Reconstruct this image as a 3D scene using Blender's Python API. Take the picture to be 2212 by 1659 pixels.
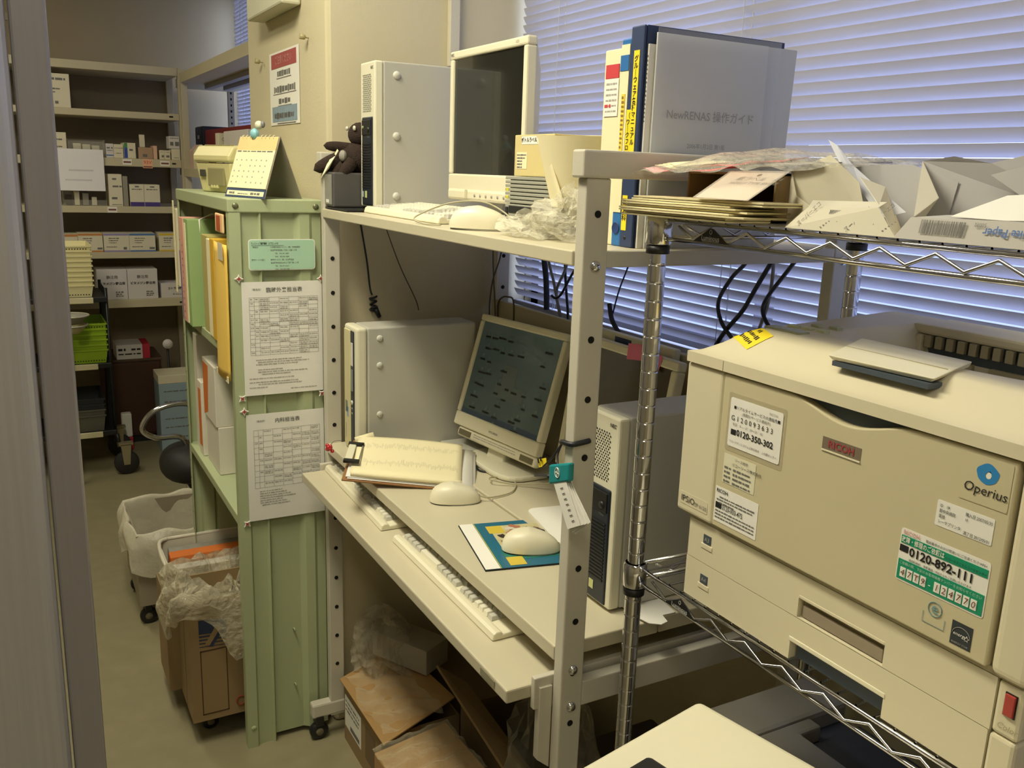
import bpy, bmesh, math, random
from mathutils import Vector, Matrix, Euler
random.seed(7)
SC = bpy.context.scene
COL = SC.collection
for _o in list(bpy.data.objects):
    bpy.data.objects.remove(_o, do_unlink=True)

# ---------------------------------------------------------------- camera
cam_d = bpy.data.cameras.new('camera')
cam_d.sensor_width = 36.0
cam_d.lens = 31.4464
cam_d.clip_start = 0.02
cam_d.clip_end = 80
cam = bpy.data.objects.new('camera', cam_d)
COL.objects.link(cam)
_r, _u, _b = (0.48176, 0.875647, 0.033912), (-0.217288, 0.081877, 0.972667), (0.848936, -0.475961, 0.229713)
cam.matrix_world = Matrix(((_r[0], _u[0], _b[0], 2.20516), (_r[1], _u[1], _b[1], -0.69591),
                           (_r[2], _u[2], _b[2], 1.62535), (0, 0, 0, 1)))
SC.camera = cam

# ---------------------------------------------------------------- colour management, sky, lamps
SC.view_settings.view_transform = 'Standard'
SC.view_settings.look = 'None'
SC.view_settings.gamma = 1.0
SC.view_settings.use_curve_mapping = False
SC.view_settings.exposure = 0.0
W = bpy.data.worlds.new('sky')
SC.world = W
W.use_nodes = True
_n, _l = W.node_tree.nodes, W.node_tree.links
bg = _n['Background']
_tc0 = _n.new('ShaderNodeTexCoord'); _sx = _n.new('ShaderNodeSeparateXYZ'); _rp = _n.new('ShaderNodeValToRGB')
_l.new(_tc0.outputs['Generated'], _sx.inputs[0])
_mr = _n.new('ShaderNodeMapRange'); _mr.inputs[1].default_value = -1.0; _mr.inputs[2].default_value = 1.0
_l.new(_sx.outputs[2], _mr.inputs[0]); _l.new(_mr.outputs[0], _rp.inputs[0])
_e = _rp.color_ramp.elements                      # ground and low buildings in bluish shade, bright hazy sky above
_e[0].position = 0.0; _e[0].color = (0.060, 0.080, 0.150, 1)
_e[1].position = 1.0; _e[1].color = (0.46, 0.58, 1.0, 1)
for _p, _c in ((0.47, (0.085, 0.110, 0.205, 1)), (0.505, (0.62, 0.72, 1.0, 1)), (0.62, (0.52, 0.63, 1.0, 1))):
    _q = _e.new(_p); _q.color = _c
_l.new(_rp.outputs[0], bg.inputs[0])
bg.inputs[1].default_value = 8.0

def area(name, loc, sx, sy, power, col, rot=(0, 0, 0)):
    d = bpy.data.lights.new(name, 'AREA')
    d.shape = 'RECTANGLE'; d.size = sx; d.size_y = sy
    d.energy = power; d.color = col
    o = bpy.data.objects.new(name, d)
    o.location = loc; o.rotation_euler = rot
    COL.objects.link(o)
    return o
LAMP = (1.0, 0.93, 0.70)
area('ceiling_lamp', (0.62, -0.70, 2.73), 1.2, 0.30, 41, LAMP)
area('ceiling_lamp.001', (2.75, -1.10, 2.73), 1.2, 0.30, 12, LAMP)
area('ceiling_lamp.002', (-1.9, -1.15, 2.73), 1.2, 0.30, 17, LAMP)

# ---------------------------------------------------------------- materials
def lin(c):
    return tuple((x / 255 / 12.92) if x / 255 <= 0.04045 else ((x / 255 + 0.055) / 1.055) ** 2.4 for x in c)
MATS = {}
def M(name, c, rough=0.5, metal=0.0, var=0.06, scale=9.0, bump=0.0, bscale=120.0, alpha=1.0, emit=None, coat=0.0, trans=0.0, aniso=None):
    if name in MATS:
        return MATS[name]
    m = bpy.data.materials.new(name)
    m.use_nodes = True
    nt = m.node_tree; N = nt.nodes; L = nt.links
    p = N['Principled BSDF']
    p.inputs['Roughness'].default_value = rough
    p.inputs['Metallic'].default_value = metal
    p.inputs['Alpha'].default_value = alpha
    p.inputs['Coat Weight'].default_value = coat
    l = lin(c)
    tc = N.new('ShaderNodeTexCoord')
    if var:
        nz = N.new('ShaderNodeTexNoise'); nz.inputs['Scale'].default_value = scale; nz.inputs['Detail'].default_value = 3
        if aniso:
            mp = N.new('ShaderNodeMapping'); mp.inputs['Scale'].default_value = aniso
            L.new(tc.outputs['Object'], mp.inputs['Vector']); L.new(mp.outputs[0], nz.inputs['Vector'])
        else:
            L.new(tc.outputs['Object'], nz.inputs['Vector'])
        mx = N.new('ShaderNodeMix'); mx.data_type = 'RGBA'
        mx.inputs['A'].default_value = tuple(x * (1 - var) for x in l) + (1,)
        mx.inputs['B'].default_value = tuple(min(1, x * (1 + var)) for x in l) + (1,)
        L.new(nz.outputs['Fac'], mx.inputs['Factor'])
        L.new(mx.outputs['Result'], p.inputs['Base Color'])
    else:
        p.inputs['Base Color'].default_value = l + (1,)
    if bump:
        bn = N.new('ShaderNodeTexNoise'); bn.inputs['Scale'].default_value = bscale; bn.inputs['Detail'].default_value = 4
        L.new(tc.outputs['Object'], bn.inputs['Vector'])
        bp = N.new('ShaderNodeBump'); bp.inputs['Strength'].default_value = bump; bp.inputs['Distance'].default_value = 0.004
        L.new(bn.outputs['Fac'], bp.inputs['Height']); L.new(bp.outputs[0], p.inputs['Normal'])
    if emit:
        p.inputs['Emission Color'].default_value = lin(emit[0]) + (1,)
        p.inputs['Emission Strength'].default_value = emit[1]
    if trans:
        t = N.new('ShaderNodeBsdfTranslucent'); t.inputs[0].default_value = l + (1,)
        ms = N.new('ShaderNodeMixShader'); ms.inputs[0].default_value = trans
        out = N['Material Output']
        L.new(p.outputs[0], ms.inputs[1]); L.new(t.outputs[0], ms.inputs[2]); L.new(ms.outputs[0], out.inputs[0])
    MATS[name] = m
    return m
def film(name, c, opaque=0.25, rough=0.12, bump=0.0, bscale=30):
    """thin clear plastic or glass: mostly see-through with a gloss"""
    if name in MATS:
        return MATS[name]
    m = bpy.data.materials.new(name); m.use_nodes = True
    nt = m.node_tree; N = nt.nodes; L = nt.links
    p = N['Principled BSDF']; out = N['Material Output']
    p.inputs['Base Color'].default_value = lin(c) + (1,)
    p.inputs['Roughness'].default_value = rough
    tr = N.new('ShaderNodeBsdfTransparent'); tr.inputs[0].default_value = (1, 1, 1, 1)
    lw = N.new('ShaderNodeLayerWeight'); lw.inputs[0].default_value = 0.35
    ma = N.new('ShaderNodeMath'); ma.operation = 'MULTIPLY_ADD'
    ma.inputs[1].default_value = 0.45; ma.inputs[2].default_value = opaque; ma.use_clamp = True
    L.new(lw.outputs['Facing'], ma.inputs[0])
    ms = N.new('ShaderNodeMixShader')
    L.new(ma.outputs[0], ms.inputs[0]); L.new(tr.outputs[0], ms.inputs[1]); L.new(p.outputs[0], ms.inputs[2]); L.new(ms.outputs[0], out.inputs[0])
    if bump:
        tc = N.new('ShaderNodeTexCoord'); bn = N.new('ShaderNodeTexNoise'); bn.inputs['Scale'].default_value = bscale; bn.inputs['Detail'].default_value = 4
        L.new(tc.outputs['Object'], bn.inputs['Vector'])
        bp = N.new('ShaderNodeBump'); bp.inputs['Strength'].default_value = bump; bp.inputs['Distance'].default_value = 0.02
        L.new(bn.outputs['Fac'], bp.inputs['Height']); L.new(bp.outputs[0], p.inputs['Normal'])
    MATS[name] = m
    return m
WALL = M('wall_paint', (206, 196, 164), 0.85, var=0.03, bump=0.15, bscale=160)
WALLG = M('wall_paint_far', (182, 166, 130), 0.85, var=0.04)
FLOORM = M('floor_vinyl', (150, 142, 112), 0.40, var=0.16, scale=14, bump=0.05)
CEILM = M('ceiling_board', (225, 220, 205), 0.9)
STEEL = M('desk_steel', (205, 200, 184), 0.42, var=0.02, bump=0.08, bscale=400)
TOPM = M('desk_top', (206, 198, 172), 0.38, var=0.02)
PCG = M('pc_grey', (190, 188, 178), 0.5, var=0.02)
PCL = M('pc_ivory', (226, 222, 198), 0.45, var=0.02)
IVORY = M('plastic_ivory', (232, 226, 200), 0.38, var=0.02)
IVORY2 = M('plastic_ivory_matt', (222, 213, 182), 0.5, var=0.02, bump=0.05, bscale=900)
KEYL = M('key_light', (228, 224, 205), 0.5, var=0.02)
KEYG = M('key_grey', (196, 194, 182), 0.5, var=0.02)
BLACK = M('black_plastic', (28, 28, 30), 0.45, var=0.1)
DKBLUE = M('panel_dark', (34, 40, 50), 0.4, var=0.1)
HOLE = M('hole_dark', (14, 13, 12), 0.9, var=0)
CHROME = M('chrome', (215, 215, 218), 0.13, 1.0, var=0.04)
CHROMED = M('chrome_wire', (190, 190, 192), 0.22, 1.0, var=0.05)
PAPER = M('paper_white', (238, 236, 228), 0.8, var=0.02)
PAPERY = M('paper_cream', (240, 230, 190), 0.8, var=0.03)
INK = M('ink_black', (28, 27, 28), 0.7, var=0)
INKG = M('ink_grey', (112, 110, 106), 0.7, var=0)
INKL = M('ink_pale', (168, 165, 158), 0.7, var=0)
GREEN = M('shelf_green', (178, 188, 148), 0.45, var=0.05, scale=6, bump=0.06, bscale=300)
SHELF = M('rack_beige', (196, 186, 156), 0.5, var=0.04)
RACKBK = M('rack_back', (140, 126, 102), 0.7, var=0.06)
CARD = M('cardboard', (150, 126, 88), 0.8, var=0.08, scale=5, bump=0.05, bscale=60)
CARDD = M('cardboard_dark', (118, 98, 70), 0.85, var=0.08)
SCREEN_OFF = M('screen_off', (30, 32, 30), 0.16, var=0.05, coat=0.3)
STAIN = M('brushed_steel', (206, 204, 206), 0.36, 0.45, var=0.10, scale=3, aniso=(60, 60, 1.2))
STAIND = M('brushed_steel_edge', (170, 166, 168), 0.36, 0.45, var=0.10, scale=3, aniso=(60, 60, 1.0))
CLEAR = film('clear_plastic', (225, 222, 210), 0.10, 0.10)
BAGC = film('bag_clear', (226, 222, 205), 0.16, 0.16, 0.8, 40)
BAGW = film('bag_white', (228, 222, 200), 0.60, 0.35, 0.5, 18)
GLASS = film('window_glass', (220, 228, 235), 0.02, 0.02)
SLEEVE = film('sleeve_frosted', (212, 214, 212), 0.80, 0.30)

# ---------------------------------------------------------------- mesh helpers
ROOT = {}
class MB:
    def __init__(s):
        s.v = []; s.f = []; s.m = []; s.sm = []
    def add(s, vs, fs, mi=0, sm=False):
        o = len(s.v); s.v += [Vector(v) for v in vs]
        for f in fs:
            s.f.append([i + o for i in f]); s.m.append(mi); s.sm.append(sm)
        return s
    def box(s, x0, x1, y0, y1, z0, z1, mi=0):
        return s.add([(x0, y0, z0), (x1, y0, z0), (x1, y1, z0), (x0, y1, z0), (x0, y0, z1), (x1, y0, z1), (x1, y1, z1), (x0, y1, z1)],
                     [(3, 2, 1, 0), (4, 5, 6, 7), (0, 1, 5, 4), (1, 2, 6, 5), (2, 3, 7, 6), (3, 0, 4, 7)], mi)
    def hexa(s, p, mi=0):
        """eight corners, bottom four then top four, same winding"""
        return s.add(p, [(3, 2, 1, 0), (4, 5, 6, 7), (0, 1, 5, 4), (1, 2, 6, 5), (2, 3, 7, 6), (3, 0, 4, 7)], mi)
    def quad(s, a, b, c, d, mi=0):
        return s.add([a, b, c, d], [(0, 1, 2, 3)], mi)
    def slab(s, a, b, c, d, t, mi=0):
        """quad with thickness t along its normal (backwards)"""
        a, b, c, d = map(Vector, (a, b, c, d)); n = (b - a).cross(d - a).normalized() * t
        return s.hexa([a - n, b - n, c - n, d - n, a, b, c, d], mi)
    def prism(s, pts, ax, a, b, mi=0, sm=False):
        """2D polygon extruded along an axis from a to b; pts in the other two axes in order"""
        def P(p, t):
            return (t, p[0], p[1]) if ax == 'x' else (p[0], t, p[1]) if ax == 'y' else (p[0], p[1], t)
        n = len(pts)
        s.add([P(p, a) for p in pts] + [P(p, b) for p in pts], [tuple(range(n))[::-1], tuple(range(n, 2 * n))], mi)
        o = len(s.v) - 2 * n
        for i in range(n):
            j = (i + 1) % n
            s.f.append([o + i, o + j, o + n + j, o + n + i]); s.m.append(mi); s.sm.append(sm)
        return s
    def cyl(s, p0, p1, r, r1=None, n=16, mi=0, cap=True):
        p0, p1 = Vector(p0), Vector(p1); r1 = r if r1 is None else r1
        d = (p1 - p0).normalized(); a = d.orthogonal().normalized(); b = d.cross(a)
        ring = [(math.cos(2 * math.pi * i / n), math.sin(2 * math.pi * i / n)) for i in range(n)]
        vs = [p0 + (a * c + b * q) * r for c, q in ring] + [p1 + (a * c + b * q) * r1 for c, q in ring]
        s.add(vs, [(i, (i + 1) % n, n + (i + 1) % n, n + i) for i in range(n)], mi, True)
        if cap:
            o = len(s.v) - 2 * n
            s.f += [[o + i for i in range(n)][::-1], [o + n + i for i in range(n)]]; s.m += [mi, mi]; s.sm += [False, False]
        return s
    def lathe(s, c, prof, n=20, mi=0, ax='z'):
        c = Vector(c); k = len(prof); vs = []
        for r, h in prof:
            for i in range(n):
                t = 2 * math.pi * i / n; x, y = r * math.cos(t), r * math.sin(t)
                vs.append(c + Vector((x, y, h) if ax == 'z' else (h, x, y) if ax == 'x' else (y, h, x)))
        return s.add(vs, [(q * n + i, q * n + (i + 1) % n, (q + 1) * n + (i + 1) % n, (q + 1) * n + i) for q in range(k - 1) for i in range(n)], mi, True)
    def tube(s, pts, r, n=8, mi=0, smooth=True, sub=0):
        P = [Vector(p) for p in pts]
        if sub:
            Q = []
            for i in range(len(P) - 1):
                p0, p1, p2, p3 = P[max(i - 1, 0)], P[i], P[i + 1], P[min(i + 2, len(P) - 1)]
                for j in range(sub):
                    t = j / sub
                    Q.append(0.5 * ((2 * p1) + (p2 - p0) * t + (2 * p0 - 5 * p1 + 4 * p2 - p3) * t * t + (3 * p1 - p0 - 3 * p2 + p3) * t ** 3))
            P = Q + [P[-1]]
        a = None; vs = []
        for i, p in enumerate(P):
            d = (P[min(i + 1, len(P) - 1)] - P[max(i - 1, 0)]).normalized()
            a = d.orthogonal().normalized() if a is None else (a - d * a.dot(d)).normalized()
            b = d.cross(a)
            vs += [p + (a * math.cos(2 * math.pi * k / n) + b * math.sin(2 * math.pi * k / n)) * r for k in range(n)]
        m = len(P)
        return s.add(vs, [(q * n + i, q * n + (i + 1) % n, (q + 1) * n + (i + 1) % n, (q + 1) * n + i) for q in range(m - 1) for i in range(n)]
                     + [tuple(range(n))[::-1], tuple(range((m - 1) * n, m * n))], mi, smooth)
    def grid(s, fn, nu, nv, mi=0, smooth=True):
        vs = [fn(u / nu, v / nv) for v in range(nv + 1) for u in range(nu + 1)]
        return s.add(vs, [(v * (nu + 1) + u, v * (nu + 1) + u + 1, (v + 1) * (nu + 1) + u + 1, (v + 1) * (nu + 1) + u) for v in range(nv) for u in range(nu)], mi, smooth)
    def ball(s, c, rx, ry=None, rz=None, n=14, mi=0):
        ry = ry or rx; rz = rz or rx; c = Vector(c)
        return s.grid(lambda u, v: c + Vector((rx * math.cos(2 * math.pi * u) * math.sin(math.pi * v), ry * math.sin(2 * math.pi * u) * math.sin(math.pi * v), -rz * math.cos(math.pi * v))), n, n // 2 + 1, mi)
    def xf(s, m):
        s.v = [m @ v for v in s.v]; return s

def build(name, mb, mats, parent=None, bev=0, seg=2, local=False, solid=0, kind=None, label=None):
    me = bpy.data.meshes.new(name)
    vs = mb.v
    o = bpy.data.objects.new(name, me)
    if parent is not None:
        rm = ROOT[parent.name]
        if not local:
            inv = rm.inverted(); vs = [inv @ v for v in vs]
        o.parent = parent; ROOT[o.name] = rm
    else:
        xs = [v.x for v in vs]; ys = [v.y for v in vs]; z0 = min(v.z for v in vs)
        c = Vector(((min(xs) + max(xs)) / 2, (min(ys) + max(ys)) / 2, z0))
        vs = [v - c for v in vs]; o.location = c
        ROOT[o.name] = Matrix.Translation(c)
    me.from_pydata([tuple(v) for v in vs], [], mb.f)
    for m in (mats if isinstance(mats, (list, tuple)) else [mats]):
        me.materials.append(m)
    me.polygons.foreach_set('material_index', mb.m)
    me.polygons.foreach_set('use_smooth', mb.sm)
    me.update()
    COL.objects.link(o)
    if solid:
        q = o.modifiers.new('thick', 'SOLIDIFY'); q.thickness = solid; q.offset = 0
    if bev:
        q = o.modifiers.new('bevel', 'BEVEL'); q.width = bev; q.segments = seg; q.limit_method = 'ANGLE'; q.angle_limit = math.radians(40)
    if kind: o['kind'] = kind
    if label: o['label'] = label
    return o
def tag(o, label, cat, group=None):
    o['label'] = label; o['category'] = cat
    if group: o['group'] = group
    return o
def thing(name, label, cat, loc, rz=0.0, group=None, rot=None):
    o = bpy.data.objects.new(name, None); COL.objects.link(o)
    o.empty_display_size = 0.05
    o.location = loc
    o.rotation_euler = rot if rot else (0, 0, rz)
    ROOT[o.name] = Matrix.Translation(Vector(loc)) @ Euler(rot if rot else (0, 0, rz)).to_matrix().to_4x4()
    return tag(o, label, cat, group)
def bx(name, parent, mat, x0, x1, y0, y1, z0, z1, bev=0.002, local=False, **k):
    return build(name, MB().box(x0, x1, y0, y1, z0, z1), mat, parent, bev, local=local, **k)
def st(name, mb, mat, bev=0):
    o = build(name, mb, mat, None, bev); o['kind'] = 'structure'; return o
def sub(o, suffix_parent):
    return o
# placing flat marks: matrices taking (x right, y up, z out) to the world
def MF(x, y, z):            # on a face that looks along -Y
    return Matrix(((1, 0, 0, x), (0, 0, -1, y), (0, 1, 0, z), (0, 0, 0, 1)))
def MR(x, y, z):            # on a face that looks along +X
    return Matrix(((0, 0, 1, x), (1, 0, 0, y), (0, 1, 0, z), (0, 0, 0, 1)))
def MT(x, y, z, a=0.0):     # lying on top
    return Matrix.Translation((x, y, z)) @ Matrix.Rotation(a, 4, 'Z')
_tc = {}
def text(s, parent, size, mat, mtx, local=False, align='LEFT', wide=1.0, name='lettering', bold=0.0, ital=0.0, space=1.0, shear=None):
    key = (s, align, bold, ital, space)
    if key not in _tc:
        cu = bpy.data.curves.new('t', 'FONT'); cu.body = s; cu.align_x = align; cu.align_y = 'CENTER'
        cu.size = 1.0; cu.offset = bold; cu.shear = ital; cu.resolution_u = 2; cu.space_character = space
        ob = bpy.data.objects.new('t', cu)
        me = bpy.data.meshes.new_from_object(ob)
        _tc[key] = ([v.co.copy() for v in me.vertices], [list(p.vertices) for p in me.polygons])
        bpy.data.objects.remove(ob); bpy.data.curves.remove(cu); bpy.data.meshes.remove(me)
    vs, fs = _tc[key]
    if not vs: return None
    mb = MB().add([mtx @ Vector((v.x * size * wide, v.y * size, 0.0004)) for v in vs], fs)
    return build(name, mb, mat, parent, local=local)
def bars(parent, rows, mat, mtx, local=False, name='lettering', d=0.0003):
    """illegible small print as short dashes: rows of (x0, x1, y, h)"""
    mb = MB()
    for x0, x1, y, h in rows:
        mb.add([mtx @ Vector(p) for p in ((x0, y - h / 2, d), (x1, y - h / 2, d), (x1, y + h / 2, d), (x0, y + h / 2, d))], [(0, 1, 2, 3)])
    o = build(name, mb, mat, parent, local=local); o['kind'] = 'stuff'
    return o
def words(x0, x1, y, h, rnd, unit=None):
    """a line of small print broken into word-like dashes"""
    out = []; x = x0; unit = unit or h * 1.1
    while x < x1 - unit * 0.5:
        w = unit * rnd.uniform(0.7, 2.6); e = min(x + w, x1)
        out.append((x, e, y, h * rnd.uniform(0.65, 1.0))); x = e + unit * rnd.uniform(0.2, 0.5)
    return out
def plate(mtx, w, h, t=0.0006, r=0.0, n=4, mi=0):
    """thin sheet w x h centred, optionally with rounded corners"""
    if r <= 0:
        pts = [(-w / 2, -h / 2), (w / 2, -h / 2), (w / 2, h / 2), (-w / 2, h / 2)]
    else:
        pts = []
        for cx, cy, a0 in ((w / 2 - r, -h / 2 + r, -90), (w / 2 - r, h / 2 - r, 0), (-w / 2 + r, h / 2 - r, 90), (-w / 2 + r, -h / 2 + r, 180)):
            for i in range(n + 1):
                a = math.radians(a0 + 90 * i / n); pts.append((cx + r * math.cos(a), cy + r * math.sin(a)))
    mb = MB().prism(pts, 'z', 0.0, t, mi)
    return mb.xf(mtx)
def copy_tree(o, parent=None):
    c = o.copy(); COL.objects.link(c)
    if parent is not None: c.parent = parent
    for ch in list(o.children):
        copy_tree(ch, c)
    return c
# ================================================================ the room
st('floor', MB().box(-3.95, 4.2, -3.2, 0.75, -0.06, 0.0), FLOORM)
st('ceiling', MB().box(-3.95, 4.2, -3.2, 0.75, 2.75, 2.83), CEILM)
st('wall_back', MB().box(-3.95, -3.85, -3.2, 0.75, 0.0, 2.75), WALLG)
st('wall_front', MB().box(4.1, 4.2, -3.2, 0.75, 0.0, 2.75), WALL)
st('wall_left', MB().box(-3.85, 4.1, -3.2, -3.1, 0.0, 2.75), WALL)
# window wall with two openings, a pillar between them
wr = MB()
wr.box(-3.85, 4.1, 0.64, 0.75, 0.0, 1.245)
wr.box(-3.85, 4.1, 0.64, 0.75, 2.68, 2.75)
wr.box(-0.964, -0.115, 0.64, 0.75, 1.245, 2.68)
st('wall_right', wr, WALL)
st('wall_pillar', MB().box(-0.964, -0.115, 0.036, 0.64, 0.0, 2.75), WALL, 0.012)
st('trim_1', MB().box(-0.115, -0.095, 0.368, 0.398, 1.897, 2.75), M('conduit', (206, 200, 180), 0.5), 0.003)
st('trim_2', MB().box(-0.115, 4.1, 0.628, 0.645, 1.215, 1.247), M('sill', (196, 190, 180), 0.5), 0.003)
# far door trim behind the racks
st('trim_3', MB().box(-3.85, -3.835, -0.60, -0.56, 0.0, 2.36).box(-3.85, -3.835, -1.35, -0.56, 2.36, 2.40), M('door_trim', (190, 178, 146), 0.6), 0.002)

ALU = M('window_alu', (150, 150, 156), 0.4, 0.6, var=0.03)
def window(name, x0, x1, mull):
    m = MB()
    m.box(x0, x0 + .04, .66, .72, 1.245, 2.68).box(x1 - .04, x1, .66, .72, 1.245, 2.68).box(x0, x1, .66, .72, 1.245, 1.285).box(x0, x1, .66, .72, 2.64, 2.68)
    for mx in mull: m.box(mx - .028, mx + .028, .665, .715, 1.285, 2.64)
    w = st(name, m, ALU)
    g = build('glass', MB().box(x0 + .04, x1 - .04, .688, .692, 1.285, 2.64), GLASS, w)
    return w
window('window_1', -0.115, 4.1, (0.84, 1.9, 2.9))
window('window_2', -3.85, -0.964, (-2.9, -1.95))

# venetian blinds: every slat a part
SLAT = M('blind_slat', (184, 182, 190), 0.38, var=0.02, trans=0.10)
CORD = M('blind_cord', (205, 205, 205), 0.7)
def blind(x0, x1, label, ladders, z1=2.64, z0=1.262, y=0.598):
    b = thing('venetian_blind', label, 'blind', ((x0 + x1) / 2, y, z0))
    bx('head_rail', b, SLAT, x0, x1, y - .014, y + .014, z1, z1 + .03)
    p = .0220; n = int((z1 - z0) / p); a = math.radians(58); hw = .0125
    prof = []
    for i in range(5):
        t = i / 4 * 2 - 1
        c = .0016 * (1 - t * t)       # slight crown
        prof.append((y + hw * t * math.cos(a) - c * math.sin(a), -hw * t * math.sin(a) - c * math.cos(a)))
    src = None
    for k in range(n):
        z = z1 - .012 - k * p
        if src is None:
            m = MB()
            vs = [(x0, py, pz + z) for py, pz in prof] + [(x1, py, pz + z) for py, pz in prof]
            m.add(vs, [(i, i + 1, i + 6, i + 5) for i in range(4)], 0, True)
            src = build('slat', m, SLAT, b); z_src = z
        else:
            c = src.copy(); COL.objects.link(c); c.parent = b; c.location = (0, 0, z - z_src)
            c.rotation_euler = (math.radians(random.uniform(-2.5, 2.68)), 0, 0)
            # keep the slat in its place when its tilt differs a little
            yy, zz = src.data.vertices[2].co.y, src.data.vertices[2].co.z
            rm = Matrix.Rotation(c.rotation_euler.x, 3, 'X'); off = Vector((0, yy, zz)) - rm @ Vector((0, yy, zz))
            c.location = c.location + off
    bx('bottom_rail', b, SLAT, x0, x1, y - .011, y + .011, z0 - .012, z0)
    for lx in ladders:
        m = MB().cyl((lx, y - .013, z0), (lx, y - .013, z1), .0008, n=5).cyl((lx, y + .013, z0), (lx, y + .013, z1), .0008, n=5)
        m.cyl((lx + .012, y, z0), (lx + .012, y, z1), .0011, n=5)
        build('ladder_cord', m, CORD, b, kind='stuff')
    return b
blind(-0.098, 3.9, 'white horizontal slat blind over the wide window behind the desk and printer', (0.10, 0.79, 1.5, 2.4, 3.3))
blind(-3.70, -0.98, 'white slat blind seen in a narrow strip beside the pillar, behind the far rack', (-3.5, -2.3, -1.4))

# things on the pillar
t = tag(build('wall_box', MB().box(-0.722, -0.328, -0.019, 0.0345, 2.044, 2.36), M('wall_box_paint', (205, 202, 178), 0.6), None, 0.006),
        'pale rectangular box mounted high on the pillar, cut by the top of the view', 'wall box')
p = thing('wall_poster', 'small white poster with a red heading band pinned to the pillar', 'poster', (-0.516, 0.034, 1.74))
build('sheet', plate(MF(-.516, .0345, 1.845), .318, .208, .0008), PAPER, p)
build('heading_band', plate(MF(-.516, .0335, 1.923), .27, .040, .0006), M('poster_red', (168, 80, 78), 0.8), p)
text('ご注意ください', p, .026, M('poster_pale', (205, 150, 145), .8), MF(-.516, .0326, 1.923), align='CENTER')
build('picture', plate(MF(-.516, .0335, 1.772), .27, .044, .0006), M('poster_blue', (140, 160, 176), 0.8, var=.3, scale=60), p)
rnd = random.Random(3)
rows = []
for yy, x0, x1, h in ((1.886, -.07, .07, .017), (1.842, -.11, .12, .02), (1.808, -.06, .07, .016)):
    rows += words(x0, x1, yy - 1.845, h, rnd, .012) + [(x0 - .01, x1 + .01, yy - 1.845 - .013, .0025)]
bars(p, rows, INKG, MF(-.516, .0336, 1.845))
bars(p, words(-.11, .11, -.078, .018, rnd, .012) + [(-.08, .12, -.1, .003)], INKG, MF(-.516, .0332, 1.845))
for x, z, lab in ((-.765, 1.935, 'pushpin in the pillar left of the poster'), (-.268, 1.955, 'pushpin in the pillar right of the poster')):
    tag(build('pushpin', MB().cyl((x, .036, z), (x, .026, z), .0016, n=8).cyl((x, .026, z), (x, .012, z + .003), .006, .008, n=12), M('pin', (170, 160, 120), .4), None), lab, 'pushpin')

# foreground: edge of a steel cabinet at the left of the camera
cab = thing('steel_cabinet', 'brushed steel cabinet in the near left foreground, cut by the frame', 'cabinet', (.85, -1.05, 0))
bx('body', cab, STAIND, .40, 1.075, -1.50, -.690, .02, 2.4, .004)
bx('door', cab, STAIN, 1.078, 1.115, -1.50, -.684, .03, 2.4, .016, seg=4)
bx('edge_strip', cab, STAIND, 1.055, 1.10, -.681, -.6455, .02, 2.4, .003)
# ================================================================ the computer desk
desk = thing('computer_desk', 'light grey steel computer desk with an upper shelf, worktop and pulled-out keyboard tray', 'desk', (.55, .27, 0))
PX = ((-.075, -.048), (1.126, 1.150)); PY = ((.003, .044), (.505, .546))
for i, (a, b) in enumerate(PX):
    for j, (c, d) in enumerate(PY):
        bx('post', desk, STEEL, a, b, c, d, .07, 1.622, .0025)
    bx('top_beam', desk, STEEL, a - .003, b + .004, -.006, .556, 1.622, 1.660, .003)
    bx('foot', desk, STEEL, a - .002, b + .002, -.052, .60, .074, .118, .006)
    # bolts and peg holes on the outer-right faces
    for c, d in PY:
        ym = (c + d) / 2
        m = MB()
        z = 1.573
        ho = None
        while z > .2:
            q = MB().cyl((b + .0002, ym, z), (b + .0012, ym, z), .0052 if i else .0055, n=12)
            if not (abs(z - 1.505) < .03 or abs(z - .885) < .02 or abs(z - .82) < .02):
                build('peg_hole', q, HOLE, desk)
            z -= .0892
        for z in (1.5, .865, .80):
            build('bolt', MB().lathe((b, ym, z), ((.0085, 0), (.008, .003), (.005, .006), (0.0005, .0068)), 14, ax='x'), CHROME, desk)
SHELFT, WT, TR = 1.5205, .8985, .83
bx('upper_shelf', desk, TOPM, -.052, 1.126, 0.0, .548, 1.4985, SHELFT, .002)
bx('worktop', desk, TOPM, -.048, 1.126, .0025, .209, .873, WT, .0025)
bx('worktop_rear', desk, TOPM, -.048, 1.126, .2115, .55, .873, WT + .004, .0025)
bx('keyboard_tray', desk, TOPM, -.034, 1.109, -.072, .36, .806, TR, .003)
bx('tray_rail', desk, STEEL, 1.1095, 1.121, -.028, .36, .79, .846)
bx('tray_rail', desk, STEEL, -.048, -.036, -.02, .36, .79, .846)
m = MB().prism([(-.02, .70), (-.02, .83), (.003, .83), (.003, .68)], 'x', 1.112, 1.126)
build('tray_bracket', m, STEEL, desk, .001)
for a, b in PX:
    bx('side_beam', desk, STEEL, a + .002, b - .001, .044, .505, .795, .838, .002)
    bx('side_beam', desk, STEEL, a + .002, b - .001, .044, .505, 1.498, 1.5205, .001)
bx('back_panel', desk, M('desk_back', (190, 180, 150), .55, var=.03), -.048, 1.126, .490, .502, .905, 1.2745, .003)
build('maker_plate', plate(MF(1.045, -.0725, .819), .05, .012, .0008), M('plate_grey', (150, 145, 120), .5), desk)
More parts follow.
